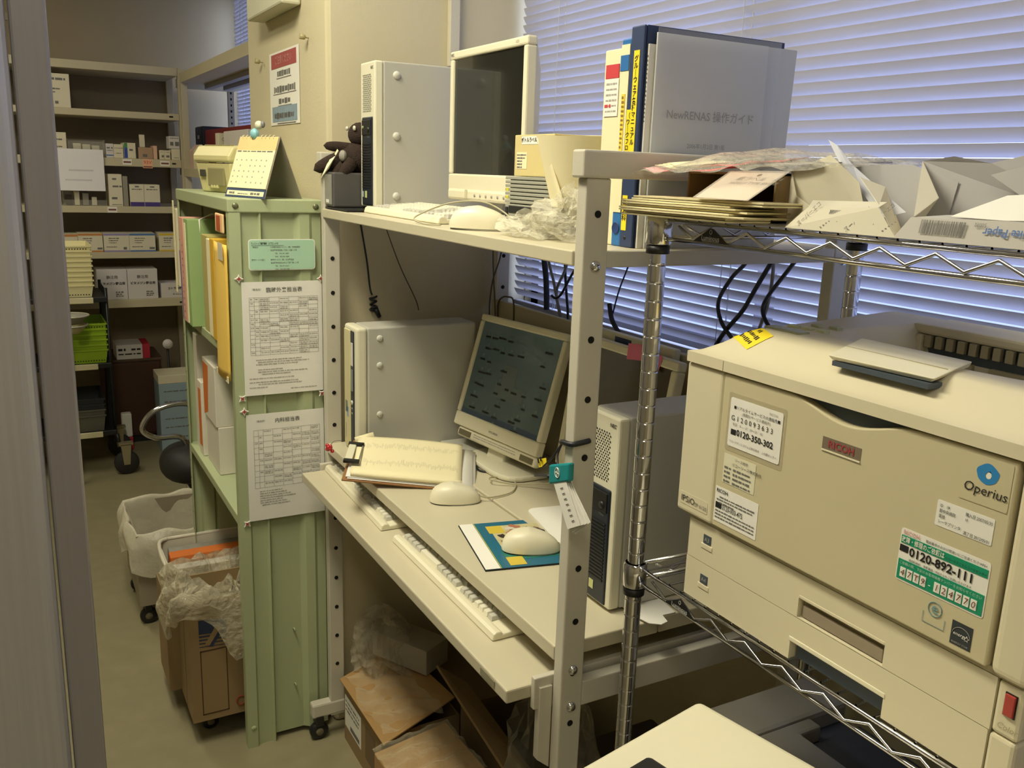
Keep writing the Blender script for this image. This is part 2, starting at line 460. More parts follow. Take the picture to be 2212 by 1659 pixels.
def caster(parent, x, y, ztop, r=.027, w=.022):
    m = MB().lathe((x - w / 2, y, r), ((.004, 0), (r * .86, 0), (r, .004), (r, w - .004), (r * .86, w), (.004, w)), 20, ax='x')
    wh = build('caster', m, BLACK, parent)
    build('hub', MB().lathe((x - w / 2 - .002, y, r), ((.0005, 0), (r * .42, .0), (r * .42, w + .004), (.0005, w + .004)), 14, ax='x'), M('caster_hub', (120, 112, 90), .4), wh)
    build('fork', MB().box(x - w / 2 - .006, x + w / 2 + .006, y - .012, y + .012, r * 1.75, ztop), BLACK, wh, .003)
    return wh
for a, b in PX:
    xm = (a + b) / 2
    caster(desk, xm, -.030, .078); caster(desk, xm, .575, .078)
# ================================================================ computers
def vent(x0, x1, z0, z1, y, dx, dz, r, stag=True):
    m = MB(); k = 0; z = z0
    while z <= z1:
        x = x0 + (dx / 2 if (stag and k % 2) else 0)
        while x <= x1:
            m.add([(x + r * math.cos(a), y, z + r * math.sin(a)) for a in [i * math.pi / 3 for i in range(6)]], [(0, 1, 2, 3, 4, 5)])
            x += dx
        z += dz; k += 1
    return m
def tower(loc, label, w=.098, h=.338, d=.355, stand=False):
    t = thing('computer_tower', label, 'computer', loc, 0, 'desktop computer towers on the desk')
    bx('case', t, PCG, 0, w, .022, d, 0, h, .003, local=True)
    bx('front_bezel', t, PCL, 0, w, 0, .0215, .0, h, .004, local=True)
    build('vent_hole', vent(.020, w - .024, .225, h - .03, -.0006, .0072, .0046, .0019), HOLE, t, local=True, kind='stuff')
    bp = bx('drive_panel', t, DKBLUE, .016, w - .012, -.003, .004, .004, .212, .003, local=True)
    m = MB()
    for k in range(17):
        m.box(.022, w - .020, -.0045, -.003, .045 + k * .0064, .0482 + k * .0064)
    build('louvre', m, BLACK, bp, local=True, kind='stuff')
    bx('optical_drive', bp, BLACK, .020, w - .018, -.005, -.002, .170, .205, .001, local=True)
    build('power_button', MB().lathe((w - .032, -.003, .182), ((.0005, -.004), (.006, -.004), (.0065, 0)), 14, ax='y'), BLACK, bp, local=True)
    build('front_port', MB().lathe((.030, -.0055, .188), ((.001, -.001), (.0035, -.001), (.0035, .002)), 12, ax='y'), M('port_green', (150, 170, 110), .5), bp, local=True)
    text('NEC', t, .009, INK, MF(w - .026, -.0006, h - .015), local=True, bold=.02)
    text('Mate', bp, .007, INKG, MF(w - .04, -.0036, .165), local=True, ital=.2)
    for x, s, c in ((.020, .011, (150, 170, 180)), (.040, .013, (200, 205, 140))):
        k = build('sticker', plate(MF(x + s / 2, -.0033, .030), s, s * 1.25, .0005), M('sticker_%d' % c[0], c, .5), bp, local=True)
    for z in (.028, h * .5, h - .03):
        build('rubber_foot', MB().lathe((w, .055, z), ((.0095, 0), (.009, .003), (.006, .0052), (.0005, .006)), 16, ax='x'), M('rubber_foot', (206, 204, 192), .6), t, local=True)
    for y in (.05, d - .05):
        bx('base_foot', t, BLACK, .006, w - .006, y - .012, y + .012, -.0055, 0, .001, local=True)
    if stand:
        bx('stand_plate', t, BLACK, -.074, w - .004, -.070, .2, -.0095, -.0058, .0015, local=True)
    return t
tower((.024, .076, 1.532), 'grey computer tower standing on the upper shelf left of the dark monitor', stand=True)
tower((.976, .142, .9042), 'grey computer tower behind the right front post, below the chrome rack shelf', d=.24)

tb = thing('computer_tower', 'grey computer tower with a thin dark stripe down its front, on the worktop', 'computer', (-.010, .040, .8990), 0, 'desktop computer towers on the desk')
bx('case', tb, PCG, 0, .096, .030, .335, 0, .333, .004, local=True)
fb = bx('front_bezel', tb, PCL, 0, .096, 0, .0295, 0, .334, .008, local=True, seg=3)
bx('front_plate', fb, M('bezel_yellowed', (214, 206, 160), .5, var=.03), .006, .050, -.0025, .004, .012, .322, .002, local=True)
sp = bx('dark_stripe', tb, DKBLUE, .054, .080, -.002, .004, .012, .322, .002, local=True)
bx('disc_slot', sp, M('slot_white', (215, 215, 205), .4), .059, .074, -.0032, 0, .232, .292, .001, local=True)
bx('floppy_slot', sp, M('slot_grey', (130, 140, 135), .4), .061, .073, -.0032, 0, .165, .222, .001, local=True)
build('power_button', MB().lathe((.067, -.0022, .135), ((.0005, -.003), (.006, -.003), (.0065, 0)), 14, ax='y'), M('button_pale', (190, 195, 180), .3), sp, local=True)
for z in (.118, .105):
    bx('indicator', sp, M('indicator', (170, 180, 175), .3), .064, .070, -.003, 0, z, z + .004, 0, local=True)
build('sticker', plate(MF(.024, -.0026, .117), .016, .030, .0004), M('sticker_os', (120, 130, 120), .5, var=.4, scale=300), fb, local=True)
build('sticker', plate(MF(.034, -.0026, .104), .014, .026, .0004), M('sticker_blue', (150, 170, 200), .5, var=.2, scale=300), fb, local=True)
bars(fb, [(.018, .022, .05, .04)], INKL, MF(0, -.0027, 0), local=True)
for z in (.105, .235, .305):
    build('rubber_foot', MB().lathe((.096, .062, z), ((.0085, 0), (.008, .0025), (.0055, .0042), (.0005, .005)), 16, ax='x'), M('rubber_foot', (206, 204, 192)), tb, local=True)

# ---------------------------------------------------------------- monitors
def monitor(name_loc, label, w, h, rz, tilt, screen, zc, brand, off=True, chin=.045, top=.018, side=.017):
    """loc = screen-centre; local frame: x right, y back, z up, tilted about x"""
    t = thing('monitor', label, 'monitor', name_loc, rot=(tilt, 0, rz))
    x, z = w / 2, h / 2
    m = MB()
    m.box(-x, x, -.012, .012, z - top, z).box(-x, x, -.012, .012, -z, -z + chin)
    m.box(-x, -x + side, -.012, .012, -z + chin, z - top).box(x - side, x, -.012, .012, -z + chin, z - top)
    build('bezel', m, IVORY, t, .004, local=True)
    sc = build('screen', MB().box(-x + side, x - side, -.006, .004, -z + chin, z - top), screen, t, local=True)
    build('back_shell', MB().hexa([(-x + .004, .013, -z + .004), (x - .004, .013, -z + .004), (x - .05, .05, -z + .05), (-x + .05, .05, -z + .05),
                                   (-x + .004, .013, z - .004), (x - .004, .013, z - .004), (x - .05, .05, z - .05), (-x + .05, .05, z - .05)]), IVORY2, t, .006, local=True)
    if brand: text(brand, t, .009, INKG, MF(-x + .006, -.0124, z - top / 2), local=True, bold=.02)
    return t, sc
# A: dark screen on the upper shelf
ma, sa = monitor((.372, .25, 1.737), 'ivory monitor with a dark switched-off screen on the upper shelf', .366, .316, 0, 0, SCREEN_OFF, 0, 'NEC', chin=.040)
text('LCD', ma, .007, INKG, MF(.135, -.0124, .149), local=True)
bx('control_strip', ma, IVORY, -.178, .183, -.016, .01, -.178, -.152, .006, local=True)
for k in range(6):
    build('control_button', MB().lathe((-.03 + k * .028, -.0162, -.165), ((.0005, -.0015), (.003, -.0015), (.0035, 0)), 10, ax='y'), INKL, ma, local=True)
build('sticker', plate(MF(-.075, -.0163, -.163), .013, .02, .0004), M('sticker_cursor', (205, 200, 170), .5), ma, local=True)
bx('neck', ma, PCG, -.035, .035, .02, .06, -.205, -.06, .005, local=True)
build('base', MB().prism([(.11 * math.cos(i * math.pi / 12), .02 + .075 * math.sin(i * math.pi / 12)) for i in range(24)], 'z', -.2155, -.203), PCG, ma, .003, local=True)
# B: tilted monitor with a lit desktop
SCRB = M('screen_desktop', (62, 74, 70), .25, var=.12, scale=4, emit=((84, 104, 98), .10), coat=.3)
mbm, sb = monitor((.287, .376, 1.112), 'tilted ivory monitor showing a dull green desktop full of icons', .352, .302, math.radians(8.3), math.radians(-16.7), SCRB, 0, None, chin=.036, side=.014)
rnd = random.Random(11)
rows = []; ic = []
for x, z in ((-.13, .105), (-.10, .105), (-.07, .110), (-.035, .108), (-.12, .075), (-.085, .078), (-.055, .074), (-.02, .075), (.02, .078), (.12, .105), (.11, .07),
             (-.13, .045), (-.10, .042), (-.12, .01), (-.09, .012), (-.13, -.02), (-.11, -.022), (-.125, -.055), (-.12, -.085), (-.03, .03), (-.035, -.005), (0, -.012),
             (.03, -.015), (.07, -.015), (-.04, -.03), (-.005, -.04), (.08, -.045), (-.02, -.06), (.07, -.075), (-.06, -.085), (-.02, -.09), (.05, -.085), (.13, .02), (.125, -.01), (.13, -.05), (-.02, -.115), (.07, -.105)):
    ww = rnd.uniform(.008, .016)
    rows += [(x - ww, x + ww, z - .010, .0055)]; ic += [(x - .0045, x + .0045, z, .008)]
bars(sb, rows, M('icon_dark', (22, 30, 30), .5, var=0), MF(0, -.0062, 0), local=True, name='icon_caption')
bars(sb, ic, M('icon_mid', (88, 108, 104), .4, var=0, emit=((95, 120, 115), .05)), MF(0, -.0062, 0), local=True, name='icon')
bars(sb, [(-.03, .025, .012, .05), (-.05, .07, -.03, .035)], M('screen_glare', (92, 104, 100), .3, var=0, emit=((90, 100, 98), .05)), MF(0, -.00605, 0), local=True, name='painted_glare')  # screen glare painted on as paler, faintly glowing patches
bars(sb, [(-.162, .162, -.108, .013)], M('taskbar', (52, 66, 78), .3, var=0, emit=((60, 85, 110), .06)), MF(0, -.00615, 0), local=True, name='taskbar')
text('MITSUBISHI', mbm, .0075, INKG, MF(0, -.0124, -.137), local=True, align='CENTER')
lip = bx('speaker_bar', mbm, IVORY, -.155, .178, -.008, .012, -.178, -.1515, .008, local=True, seg=3)
for a, b in ((-.145, -.092), (.118, .168)):
    build('speaker_grille', plate(MF((a + b) / 2, -.0085, -.165), b - a, .014, .0008), M('grille_brown', (112, 104, 76), .7, var=.4, scale=500), lip, local=True)
bars(lip, words(-.08, .10, -.160, .0022, rnd, .004) + words(-.08, .10, -.166, .0022, rnd, .004), INKL, MF(0, -.0083, 0), local=True)
st2 = MB().box(-.035, .035, .012, .05, -.235, -.1)
build('neck', st2, PCL, mbm, .006, local=True)
bm = MB()
_pts = []
for i in range(28):
    a = 2 * math.pi * i / 28
    c, s = math.cos(a), math.sin(a)
    _pts.append((.325 + .125 * math.copysign(abs(c) ** .6, c), .36 + .082 * math.copysign(abs(s) ** .6, s)))
bm.prism(_pts, 'z', .9035, .917)
build('base', bm, PCL, mbm, .005)
# C: third monitor behind the right post, screen dark
SCRC = M('screen_reflection', (66, 56, 44), .22, var=.15, scale=6, coat=.3)  # brown reflection on the switched-off screen, put into its base colour
mcm, scm = monitor((.672, .425, 1.114), 'ivory monitor with pink sticky notes behind the right front post', .366, .316, math.radians(0), math.radians(-9), SCRC, 0, None, chin=.05, side=.020, top=.02)
text('LCD', mcm, .007, INKG, MF(.12, -.0124, .149), local=True)
bx('neck', mcm, PCG, -.035, .035, .014, .05, -.21, -.06, .005, local=True)
build('base', MB().prism([(.672 + .1 * math.cos(i * math.pi / 12), .425 + .055 * math.sin(i * math.pi / 12)) for i in range(24)], 'z', .9035, .914), PCG, mcm, .003)
PINK = M('sticky_pink', (236, 128, 160), .8)
for k, (x, zz, r) in enumerate(((.040, .152, .12), (.105, .147, -.2))):
    tag(build('sticky_note', plate(mcm_M := (ROOT[mcm.name] @ MF(x, -.0128, zz) @ Matrix.Rotation(r, 4, 'Z')), .05, .034, .0005), PINK),
        ('pink sticky note left of the chrome post on the far monitor', 'pink sticky note right of the chrome post on the far monitor')[k], 'sticky note', 'pink notes on the monitor')
# white device with a blue label behind that monitor
wd = thing('network_box', 'flat white device with a dark blue label leaning behind the far monitor', 'device', (.65, .478, 1.185))
bx('housing', wd, PCL, .50, .80, .470, .4875, 1.185, 1.285, .004)
build('label_plate', plate(MF(.622, .4696, 1.2625), .060, .030, .0008), M('label_navy', (44, 58, 98), .5), wd)
text('DVD/RW', wd, .010, M('pale_blue', (150, 165, 190), .6), MF(.622, .4686, 1.256), align='CENTER')

# ---------------------------------------------------------------- keyboards
def make_keyboard(loc, rz, label, L=.455, Dp=.155, key_l=KEYL, key_g=KEYG, th=.022):
    k = thing('keyboard', label, 'keyboard', loc, rz, 'ivory keyboards on the desk')
    prof = [(0, .003), (.003, .012), (.008, .0155), (.017, .0155), (.021, .010), (Dp - .01, .019), (Dp, .017), (Dp, 0), (0, 0)]
    build('case', MB().prism(prof, 'x', 0, L), IVORY, k, .0035, local=True)
    dz = (.009) / (Dp - .038)
    pitch = .0186; key_me = {}
    def key(x, y, w, mat):
        kk = (round(w, 4), mat.name)
        zz = .011 + (y - .03) * dz
        if kk not in key_me:
            m = MB().hexa([(0, 0, 0), (w, 0, 0), (w, .0165, .0012), (0, .0165, .0012), (.0022, .002, .0085), (w - .0022, .002, .0085), (w - .0022, .0145, .0092), (.0022, .0145, .0092)])
            o = build('key', m, mat, k, .0008, 1, local=True); key_me[kk] = o
            o.location = (x, y, zz); return o
        o = key_me[kk].copy(); COL.objects.link(o); o.parent = k; o.location = (x, y, zz); return o
    rowsx = []
    y = .0225
    for r in range(6):
        yy = y + r * .0188 + (.006 if r == 5 else 0)
        x = .012
        if r == 0:
            seq = [(1.2, 1), (1.2, 1), (1.2, 1), (1.3, 1), (4.6, 0), (1.3, 1), (1.2, 1), (1.2, 1), (1.2, 1)]
        elif r == 5:
            seq = [(1.0, 1)] + [(1.0, 0)] * 13
        else:
            a = (0, 2.3, 1.8, 1.5, 1.0)[r]
            seq = [(a, 1)] + [(1.0, 0)] * (11 if r == 1 else 12) + [(14.9 - a - (11 if r == 1 else 12), 1)]
        for wd_, g in seq:
            key(x, yy, wd_ * pitch - .0016, key_g if g else key_l); x += wd_ * pitch
        x = .012 + 15.2 * pitch
        for j in range(3):
            if r in (0,) or r in (3, 4, 5) or (r == 1 and j == 1):
                key(x + j * pitch, yy, pitch - .0016, key_g)
        x += 3.25 * pitch
        if r < 5:
            for j in range(4):
                key(x + j * pitch, yy, pitch - .0016, key_l if j < 3 else key_g)
    return k
make_keyboard((.490, -.022, TR + .0005), 0, 'ivory keyboard on the pulled-out tray, right one, end nearest the camera', L=.475)
make_keyboard((-.028, -.012, TR + .0005), math.radians(-1.5), 'ivory keyboard on the pulled-out tray, left one, partly under the clipboard')
make_keyboard((.130, .045, SHELFT + .0005), math.radians(0), 'ivory keyboard on the upper shelf in front of the dark monitor', L=.43)

# ---------------------------------------------------------------- mice
def mouse(loc, rz, label, cord=None):
    """local: tail at -x, buttons and cord towards +x"""
    t = thing('mouse', label, 'mouse', loc, rz, 'ivory mice on the desk')
    def S(u, v):
        a = 2 * math.pi * u
        h = .004 + .040 * math.sin(min(1, v) * math.pi / 2)
        r = math.cos(v * math.pi / 2) ** .55
        c, s = math.cos(a), math.sin(a)
        x = .058 * math.copysign(abs(c) ** .85, c) * r
        wy = .031 - .004 * (x / .058)
        yv = wy * math.copysign(abs(s) ** .8, s) * r
        zz = h * (1 - .30 * max(0, x / .058) - .12 * max(0, -x / .058)) if v > 0 else .003
        return (x - .006 * (1 - r), yv, zz)
    build('shell', MB().grid(S, 28, 12), IVORY, t, local=True)
    build('base', MB().prism([(.057 * math.cos(i * math.pi / 12), .029 * math.sin(i * math.pi / 12)) for i in range(24)], 'z', 0, .0045), PCG, t, local=True)
    build('button_seam', MB().tube([(.018, .022, .0245), (.016, 0, .0335), (.018, -.022, .0245)], .0007, 6).tube([(.017, 0, .0333), (.040, 0, .0262), (.056, 0, .0150)], .0007, 6), INKL, t, local=True, kind='stuff')
    if cord:
        build('cord', MB().tube(cord, .0017, 6, sub=8), M('cord_pale', (176, 170, 140), .5), t)
    return t
a = SHELFT + .0012
mouse((.712, .062, SHELFT + .0005), math.radians(48), 'ivory mouse on the upper shelf beside the keyboard',
      [(.750, .106, a + .012), (.757, .118, a + .004), (.735, .132, a + .006), (.68, .125, a + .032), (.60, .12, a + .046), (.555, .07, a + .040), (.525, .012, a + .012), (.57, .006, a + .002), (.645, .012, a + .003)])
b = WT + .0058
mouse((.484, .132, WT + .0005), math.radians(66), 'ivory mouse on the worktop beside the clipboard, the far one',
      [(.506, .181, WT + .014), (.515, .206, b + .003), (.50, .27, b + .002), (.44, .31, b + .002), (.40, .28, b + .004), (.43, .25, b + .012), (.47, .31, b + .004), (.56, .40, b + .03), (.60, .47, b + .05)])
mouse((.795, .150, WT + .0045), math.radians(62), 'ivory mouse resting on the blue mouse pad',
      [(.82, .198, WT + .018), (.84, .23, b), (.86, .30, b + .004), (.90, .36, b + .02), (.95, .41, b + .02)])

# ---------------------------------------------------------------- mouse pads
ang = math.radians(-12.4)
mp = thing('mouse_pad', 'blue mouse pad with a coloured picture and a white band along one edge', 'mouse pad', (.621, .075, WT), ang)
PW, PH = .2235, .19
build('pad', MB().box(0, PW, 0, PH, .0004, .0032), M('pad_black', (32, 34, 36), .9), mp, local=True)
prt = build('print', MB().box(.001, PW - .001, .001, PH - .001, .0033, .0038), M('pad_blue', (38, 106, 134), .45), mp, local=True)
def flat(n, parent, x0, x1, y0, y1, z, mat):
    return build(n, MB().box(x0, x1, y0, y1, z, z + .0002), mat, parent, local=True)
flat('white_band', mp, .001, PW - .001, .001, .030, .0039, PAPER)
flat('yellow_line', mp, .001, PW - .001, .031, .0325, .0039, M('pad_yellow', (214, 190, 70), .5))
flat('green_line', mp, .001, PW - .001, .0345, .0355, .0039, M('pad_green', (40, 130, 110), .5))
pic = flat('picture', mp, .022, .145, .058, .165, .0039, M('pad_cream', (206, 196, 150), .5, var=.25, scale=40))
flat('picture', mp, .145, .19, .052, .165, .0040, M('pad_teal', (48, 122, 106), .5, var=.2, scale=50))
flat('picture', mp, .022, .06, .052, .085, .0041, M('pad_yellow', (214, 190, 70)))
flat('picture', mp, .178, .215, .052, .085, .0041, M('pad_yellow', (214, 190, 70)))
rnd = random.Random(5)
blob = {}
for k in range(44):
    c = rnd.choice(((170, 62, 56), (150, 130, 110), (214, 206, 190), (60, 50, 44), (178, 120, 90)))
    x, y, r = rnd.uniform(.032, .150), rnd.uniform(.068, .157), rnd.uniform(.006, .014)
    if c not in blob: blob[c] = MB()
    ph = rnd.uniform(0, 6)
    blob[c].add([(x + r * (1 + .35 * math.sin(3 * a + ph)) * math.cos(a), y + r * (1 + .3 * math.sin(2 * a + ph)) * math.sin(a), .0043 + .00002 * k) for a in [i * math.pi / 6 for i in range(12)]], [tuple(range(12))])
for c, m in blob.items():
    build('picture_shape', m, M('pad_c%d' % c[0], c, .5), mp, local=True, kind='stuff')
pd = thing('mouse_pad', 'plain white mouse pad lying on the worktop behind the post', 'mouse pad', (.72, .30, WT + .004))
build('sheet', plate(MT(.715, .305, WT + .0043, math.radians(-10)), .20, .15, .0025, .02), PAPER, pd)

# ---------------------------------------------------------------- clipboard
cp = Vector((.272, .114, .922))
Rcb = (Matrix.Rotation(math.radians(63.6), 3, 'Z') @ Matrix.Rotation(math.radians(7.5), 3, 'X') @ Matrix.Rotation(math.radians(4.8), 3, 'Y')).to_4x4()
cb = thing('clipboard', 'brown clipboard with a stack of white printed sheets and a steel clip', 'clipboard', cp, rot=Rcb.to_euler())
bx('board', cb, M('hardboard', (150, 108, 66), .6), -.155, .155, -.11, .11, -.004, 0, .001, local=True)
rnd = random.Random(8)
for k, (dx, dy, L, w, m_) in enumerate(((.004, -.002, .300, .208, PAPER), (.0, .002, .297, .208, PAPER))):
    build('paper_sheet', MB().grid(lambda u, v, dx=dx, dy=dy, L=L, w=w, k=k: (-.147 + dx + L * u, -w / 2 + dy + w * v, .002 + k * .0025 + .002 * u * math.sin(3 * v)), 8, 4), m_, cb, local=True, solid=.001)
def top_sheet(u, v):
    # near edge curls over towards the viewer
    x = -.140 + .262 * u; y = .104 - .20 * v
    z = .012 + .006 * math.sin(u * 2.6) + .004 * math.sin(v * 5 + 1)
    if v > .84:
        t = (v - .84) / .16
        z -= .010 * t * t; 
    return (x, y, z)
ts = build('paper_sheet', MB().grid(top_sheet, 16, 20), PAPERY, cb, local=True, solid=.0006)
rows = []
for yy in (.052, -.030):
    for i in range(56):
        x = -.115 + i * .0041
        rows.append((x, x + .0022, yy + rnd.uniform(-.006, .010), rnd.uniform(.004, .026)))
m = MB()
for x0, x1, y, h in rows:
    def zt(x, y): return top_sheet((x + .140) / .262, (.104 - y) / .20)[2] + .0008
    m.add([(x0, y - h / 2, zt(x0, y - h / 2)), (x1, y - h / 2, zt(x1, y - h / 2)), (x1, y + h / 2, zt(x1, y + h / 2)), (x0, y + h / 2, zt(x0, y + h / 2))], [(0, 1, 2, 3)])
build('lettering', m, M('ink_faint', (222, 215, 178), .8, var=0), ts, local=True, kind='stuff')
build('paper_roll_edge', MB().tube([(-.136, -.094, .010), (-.06, -.098, .0115), (.03, -.0985, .013), (.124, -.100, .014)], .0065, 10, sub=4), PAPERY, cb, local=True)
build('paper_curl', MB().cyl((-.150, .098, .006), (-.105, .112, .016), .0075, .0105, n=12), PAPERY, cb, local=True)
clip = bx('clip', cb, M('clip_pale', (226, 222, 196), .35), -.158, -.140, -.045, .045, .016, .020, .002, local=True)
for y in (-.048, .048):
    build('clip_arm', MB().box(-.160, -.122, y - .006, y + .006, .015, .0225).box(-.1305, -.122, y - .006 if y > 0 else y - .001, y + .001 if y > 0 else y + .006, .015, .0225), BLACK, cb, .001, local=True)
bx('clip_bar', cb, CHROME, -.1255, -.1225, -.047, .047, .017, .0205, 0, local=True)
# red bead charm hanging at the corner
ch = thing('bead_charm', 'small red beaded charm hanging at the corner of the clipboard', 'charm', (.045, -.018, .915))
rnd = random.Random(2)
for k in range(10):
    a = rnd.uniform(0, 6.28); e = rnd.uniform(-1, 1)
    build('bead', MB().ball((.045 + .008 * math.cos(a), -.018 + .008 * math.sin(a), .915 + .008 * e), .0052, n=8), M('bead_red', (196, 54, 60), .25), ch)
build('loop', MB().tube([(.045, -.018, .922), (.060, -.012, .937), (.085, 0, .945)], .0008, 5, sub=4), INKG, ch)
# ================================================================ small things on the upper shelf
Z = SHELFT + .0004
db = thing('black_speaker', 'small dark grey box standing on the shelf under the brown plush toy', 'speaker', (-.02, .06, 1.5266))
bx('case', db, M('case_dark', (88, 86, 84), .4), -.047, .016, .007, .14, 1.5268, 1.612, .004)
bx('front_trim', db, M('case_grey', (150, 148, 142), .35), -.045, .008, .0045, .0068, 1.533, 1.606, .002)
build('badge', plate(MF(-.020, .0042, 1.541), .022, .008, .0006), PAPER, db)

# plush toy
PL = M('plush_brown', (52, 38, 30), .95, var=.35, scale=90, bump=.8, bscale=350)
pt = thing('plush_toy', 'dark brown plush toy sitting on the small dark box beside the tower', 'toy', (-.02, .06, 1.612))
build('body', MB().ball((-.022, .085, 1.650), .036, .034, .042, 16), PL, pt)
hd = build('head', MB().ball((-.016, .088, 1.705), .031, .030, .030, 16), PL, pt)
build('eye', MB().ball((.006, .066, 1.719), .0065, .004, .0065, 10), M('eye_white', (210, 205, 190), .3), hd)
build('eye', MB().ball((-.030, .0595, 1.719), .0055, .004, .0055, 10), M('eye_white', (210, 205, 190), .3), hd)
def limb(p0, p1, r0, r1, name='arm'):
    p0, p1 = Vector(p0), Vector(p1); m = MB(); n = 8
    prof = []
    d = (p1 - p0); L = d.length; d = d / L; a = d.orthogonal().normalized(); b = d.cross(a)
    def S(u, v):
        t = v; r = r0 + (r1 - r0) * t
        k = math.sin(math.pi * min(1, max(.02, t * .86 + .14))) ** .35 if t > .5 else 1
        ang = 2 * math.pi * u
        return p0 + d * (L * t) + (a * math.cos(ang) + b * math.sin(ang)) * r * k
    return build(name, m.grid(S, 12, 10), PL, pt)
limb((-.030, .072, 1.662), (-.050, -.022, 1.614), .016, .021)
limb((-.036, .075, 1.672), (-.056, .006, 1.676), .013, .014)
limb((-.018, .060, 1.640), (-.030, .022, 1.598), .018, .016, 'leg')
limb((.004, .062, 1.640), (.004, .030, 1.600), .016, .015, 'leg')
build('paw_pad', MB().ball((-.006, .040, 1.652), .012, .010, .014, 10), M('paw_grey', (150, 146, 136), .8), pt)
tg = build('swing_tag', MB().slab((-.022, -.012, 1.596), (-.020, .008, 1.620), (-.014, .024, 1.652), (-.028, .010, 1.640), .0006).slab((-.014, .024, 1.652), (-.010, .030, 1.664), (-.013, .028, 1.668), (-.017, .022, 1.656), .0006), PAPERY, pt)

# label box on top of a ridged drive
GREYD = M('drive_grey', (158, 158, 146), .5, var=.03); GREYE = M('drive_grey_dark', (120, 122, 114), .5, var=.03)
dk = thing('tape_drive', 'ridged grey drive unit with a black slot, under the beige label box', 'drive', (.75, .18, Z))
dx0, dx1, dy0, dy1 = .664, .836, .142, .30
bx('housing', dk, GREYE, dx0 + .004, dx1 - .004, dy0 + .004, dy1, Z, 1.619, .003)
for k in range(7):
    z = 1.570 + k * .0072
    bx('ridge', dk, GREYD, dx0, dx1, dy0 - .004, dy0 + .006, z, z + .0056, .0012)
bx('slot_surround', dk, GREYD, dx0, dx1, dy0 - .003, dy0 + .005, 1.545, 1.568, .0015)
bx('slot', dk, BLACK, dx0 + .016, dx1 - .012, dy0 - .0042, dy0 + .003, 1.551, 1.565, .001)
bx('lower_front', dk, GREYE, dx0 + .003, dx1, dy0 - .002, dy0 + .005, Z, 1.5445, .002)
bx('switch', dk, BLACK, dx0 + .004, dx0 + .014, dy0 - .005, dy0 - .001, 1.539, 1.562, .001)
build('sticker', plate(MF(dx0 + .026, dy0 - .0022, 1.541), .018, .014, .0004), PAPER, dk)
for z in (1.5805, 1.5945):
    build('indicator', plate(MF(dx0 + .010, dy0 - .0042, z), .010, .005, .0006), M('led_yellow', (216, 206, 60), .4), dk)
lb = thing('label_box', 'beige cardboard box marked ボトルラベル(7) standing on the ridged drive', 'box', (.755, .20, 1.6195))
KR = M('kraft_pale', (212, 196, 138), .75, var=.03)
bx('carton', lb, KR, .688, .83, .143, .26, 1.6196, 1.694, .0015)
s1 = build('label_strip', plate(MF(.748, .1428, 1.684), .066, .014, .0004), PAPER, lb)
text('ボトルラベル(7)', s1, .0095, INK, MF(.748, .1423, 1.684), align='CENTER', bold=.012)
s2 = build('label_sheet', plate(MF(.717, .1428, 1.648), .038, .030, .0004), PAPERY, lb)
rnd = random.Random(4)
rows = []
for k in range(5):
    rows += words(-.017, .002, .010 - k * .0055, .0032, rnd, .005)
    if k < 2: rows += words(.003, .016, .010 - k * .0055, .0026, rnd, .004)
bars(s2, rows, INKG, MF(.717, .1423, 1.648))
# paper roll with its crumpled wrapper
rl = thing('paper_roll', 'thick roll of cream paper standing in front of the label box', 'paper roll', (.915, .20, Z))
def cone(u, v):
    a = 2 * math.pi * u
    r = .046 + .030 * v
    return (.880 + r * math.cos(a) * 1.15, .168 + r * math.sin(a), Z + .050 + .120 * v + .004 * math.cos(a - 2.2) * v)
def cone_in(u, v):
    p = cone(1 - u, v); return (.880 + (p[0] - .880) * .965, .168 + (p[1] - .168) * .96, p[2])
build('outer_sheet', MB().grid(cone, 32, 4).grid(cone_in, 32, 4), PAPERY, rl)
build('loose_end', MB().grid(lambda u, v: (.786 + .085 * u + .046 * (1 - v), .142 - .045 * math.sin(u * 1.7) + .02 * (1 - v), Z + .050 + .112 * v), 8, 6), PAPERY, rl, solid=.0008)
bx('core', rl, CARD, .89, .945, .155, .205, Z + .002, Z + .10, .012)
def crumple(name, parent, c, rx, ry, rz, mat, seed, amp=.35, n=26, flat=True):
    rnd = random.Random(seed)
    ph = [(rnd.uniform(2, 7), rnd.uniform(2, 6), rnd.uniform(0, 6), rnd.uniform(.3, 1)) for _ in range(9)]
    def S(u, v):
        a = 2 * math.pi * u; e = math.pi * v
        w = 1
        for i, (p, q, f, g) in enumerate(ph):
            w += amp * g * .33 * math.sin(round(p) * a + q * e * 1.7 + f)
        w = max(.35, w)
        z = -math.cos(e) * rz * w
        if flat: z = max(z, -rz * .55)
        return (c[0] + rx * w * math.cos(a) * math.sin(e), c[1] + ry * w * math.sin(a) * math.sin(e), c[2] + z)
    return build(name, MB().grid(S, n, n // 2, smooth=False), mat, parent)
BAGC2 = film('bag_shiny', (240, 236, 215), .20, .12, .6, 60)
pb = thing('plastic_bag', 'crumpled clear plastic wrapper around the foot of the paper roll', 'plastic bag', (.93, .13, Z))
crumple('film', pb, (.945, .115, Z + .026), .075, .058, .044, BAGC2, 21, .55, 34)
crumple('film', pb, (.885, .075, Z + .014), .050, .040, .022, BAGC2, 22, .6, 26)
crumple('film', pb, (.975, .140, Z + .045), .045, .045, .040, BAGC2, 23, .6, 26)

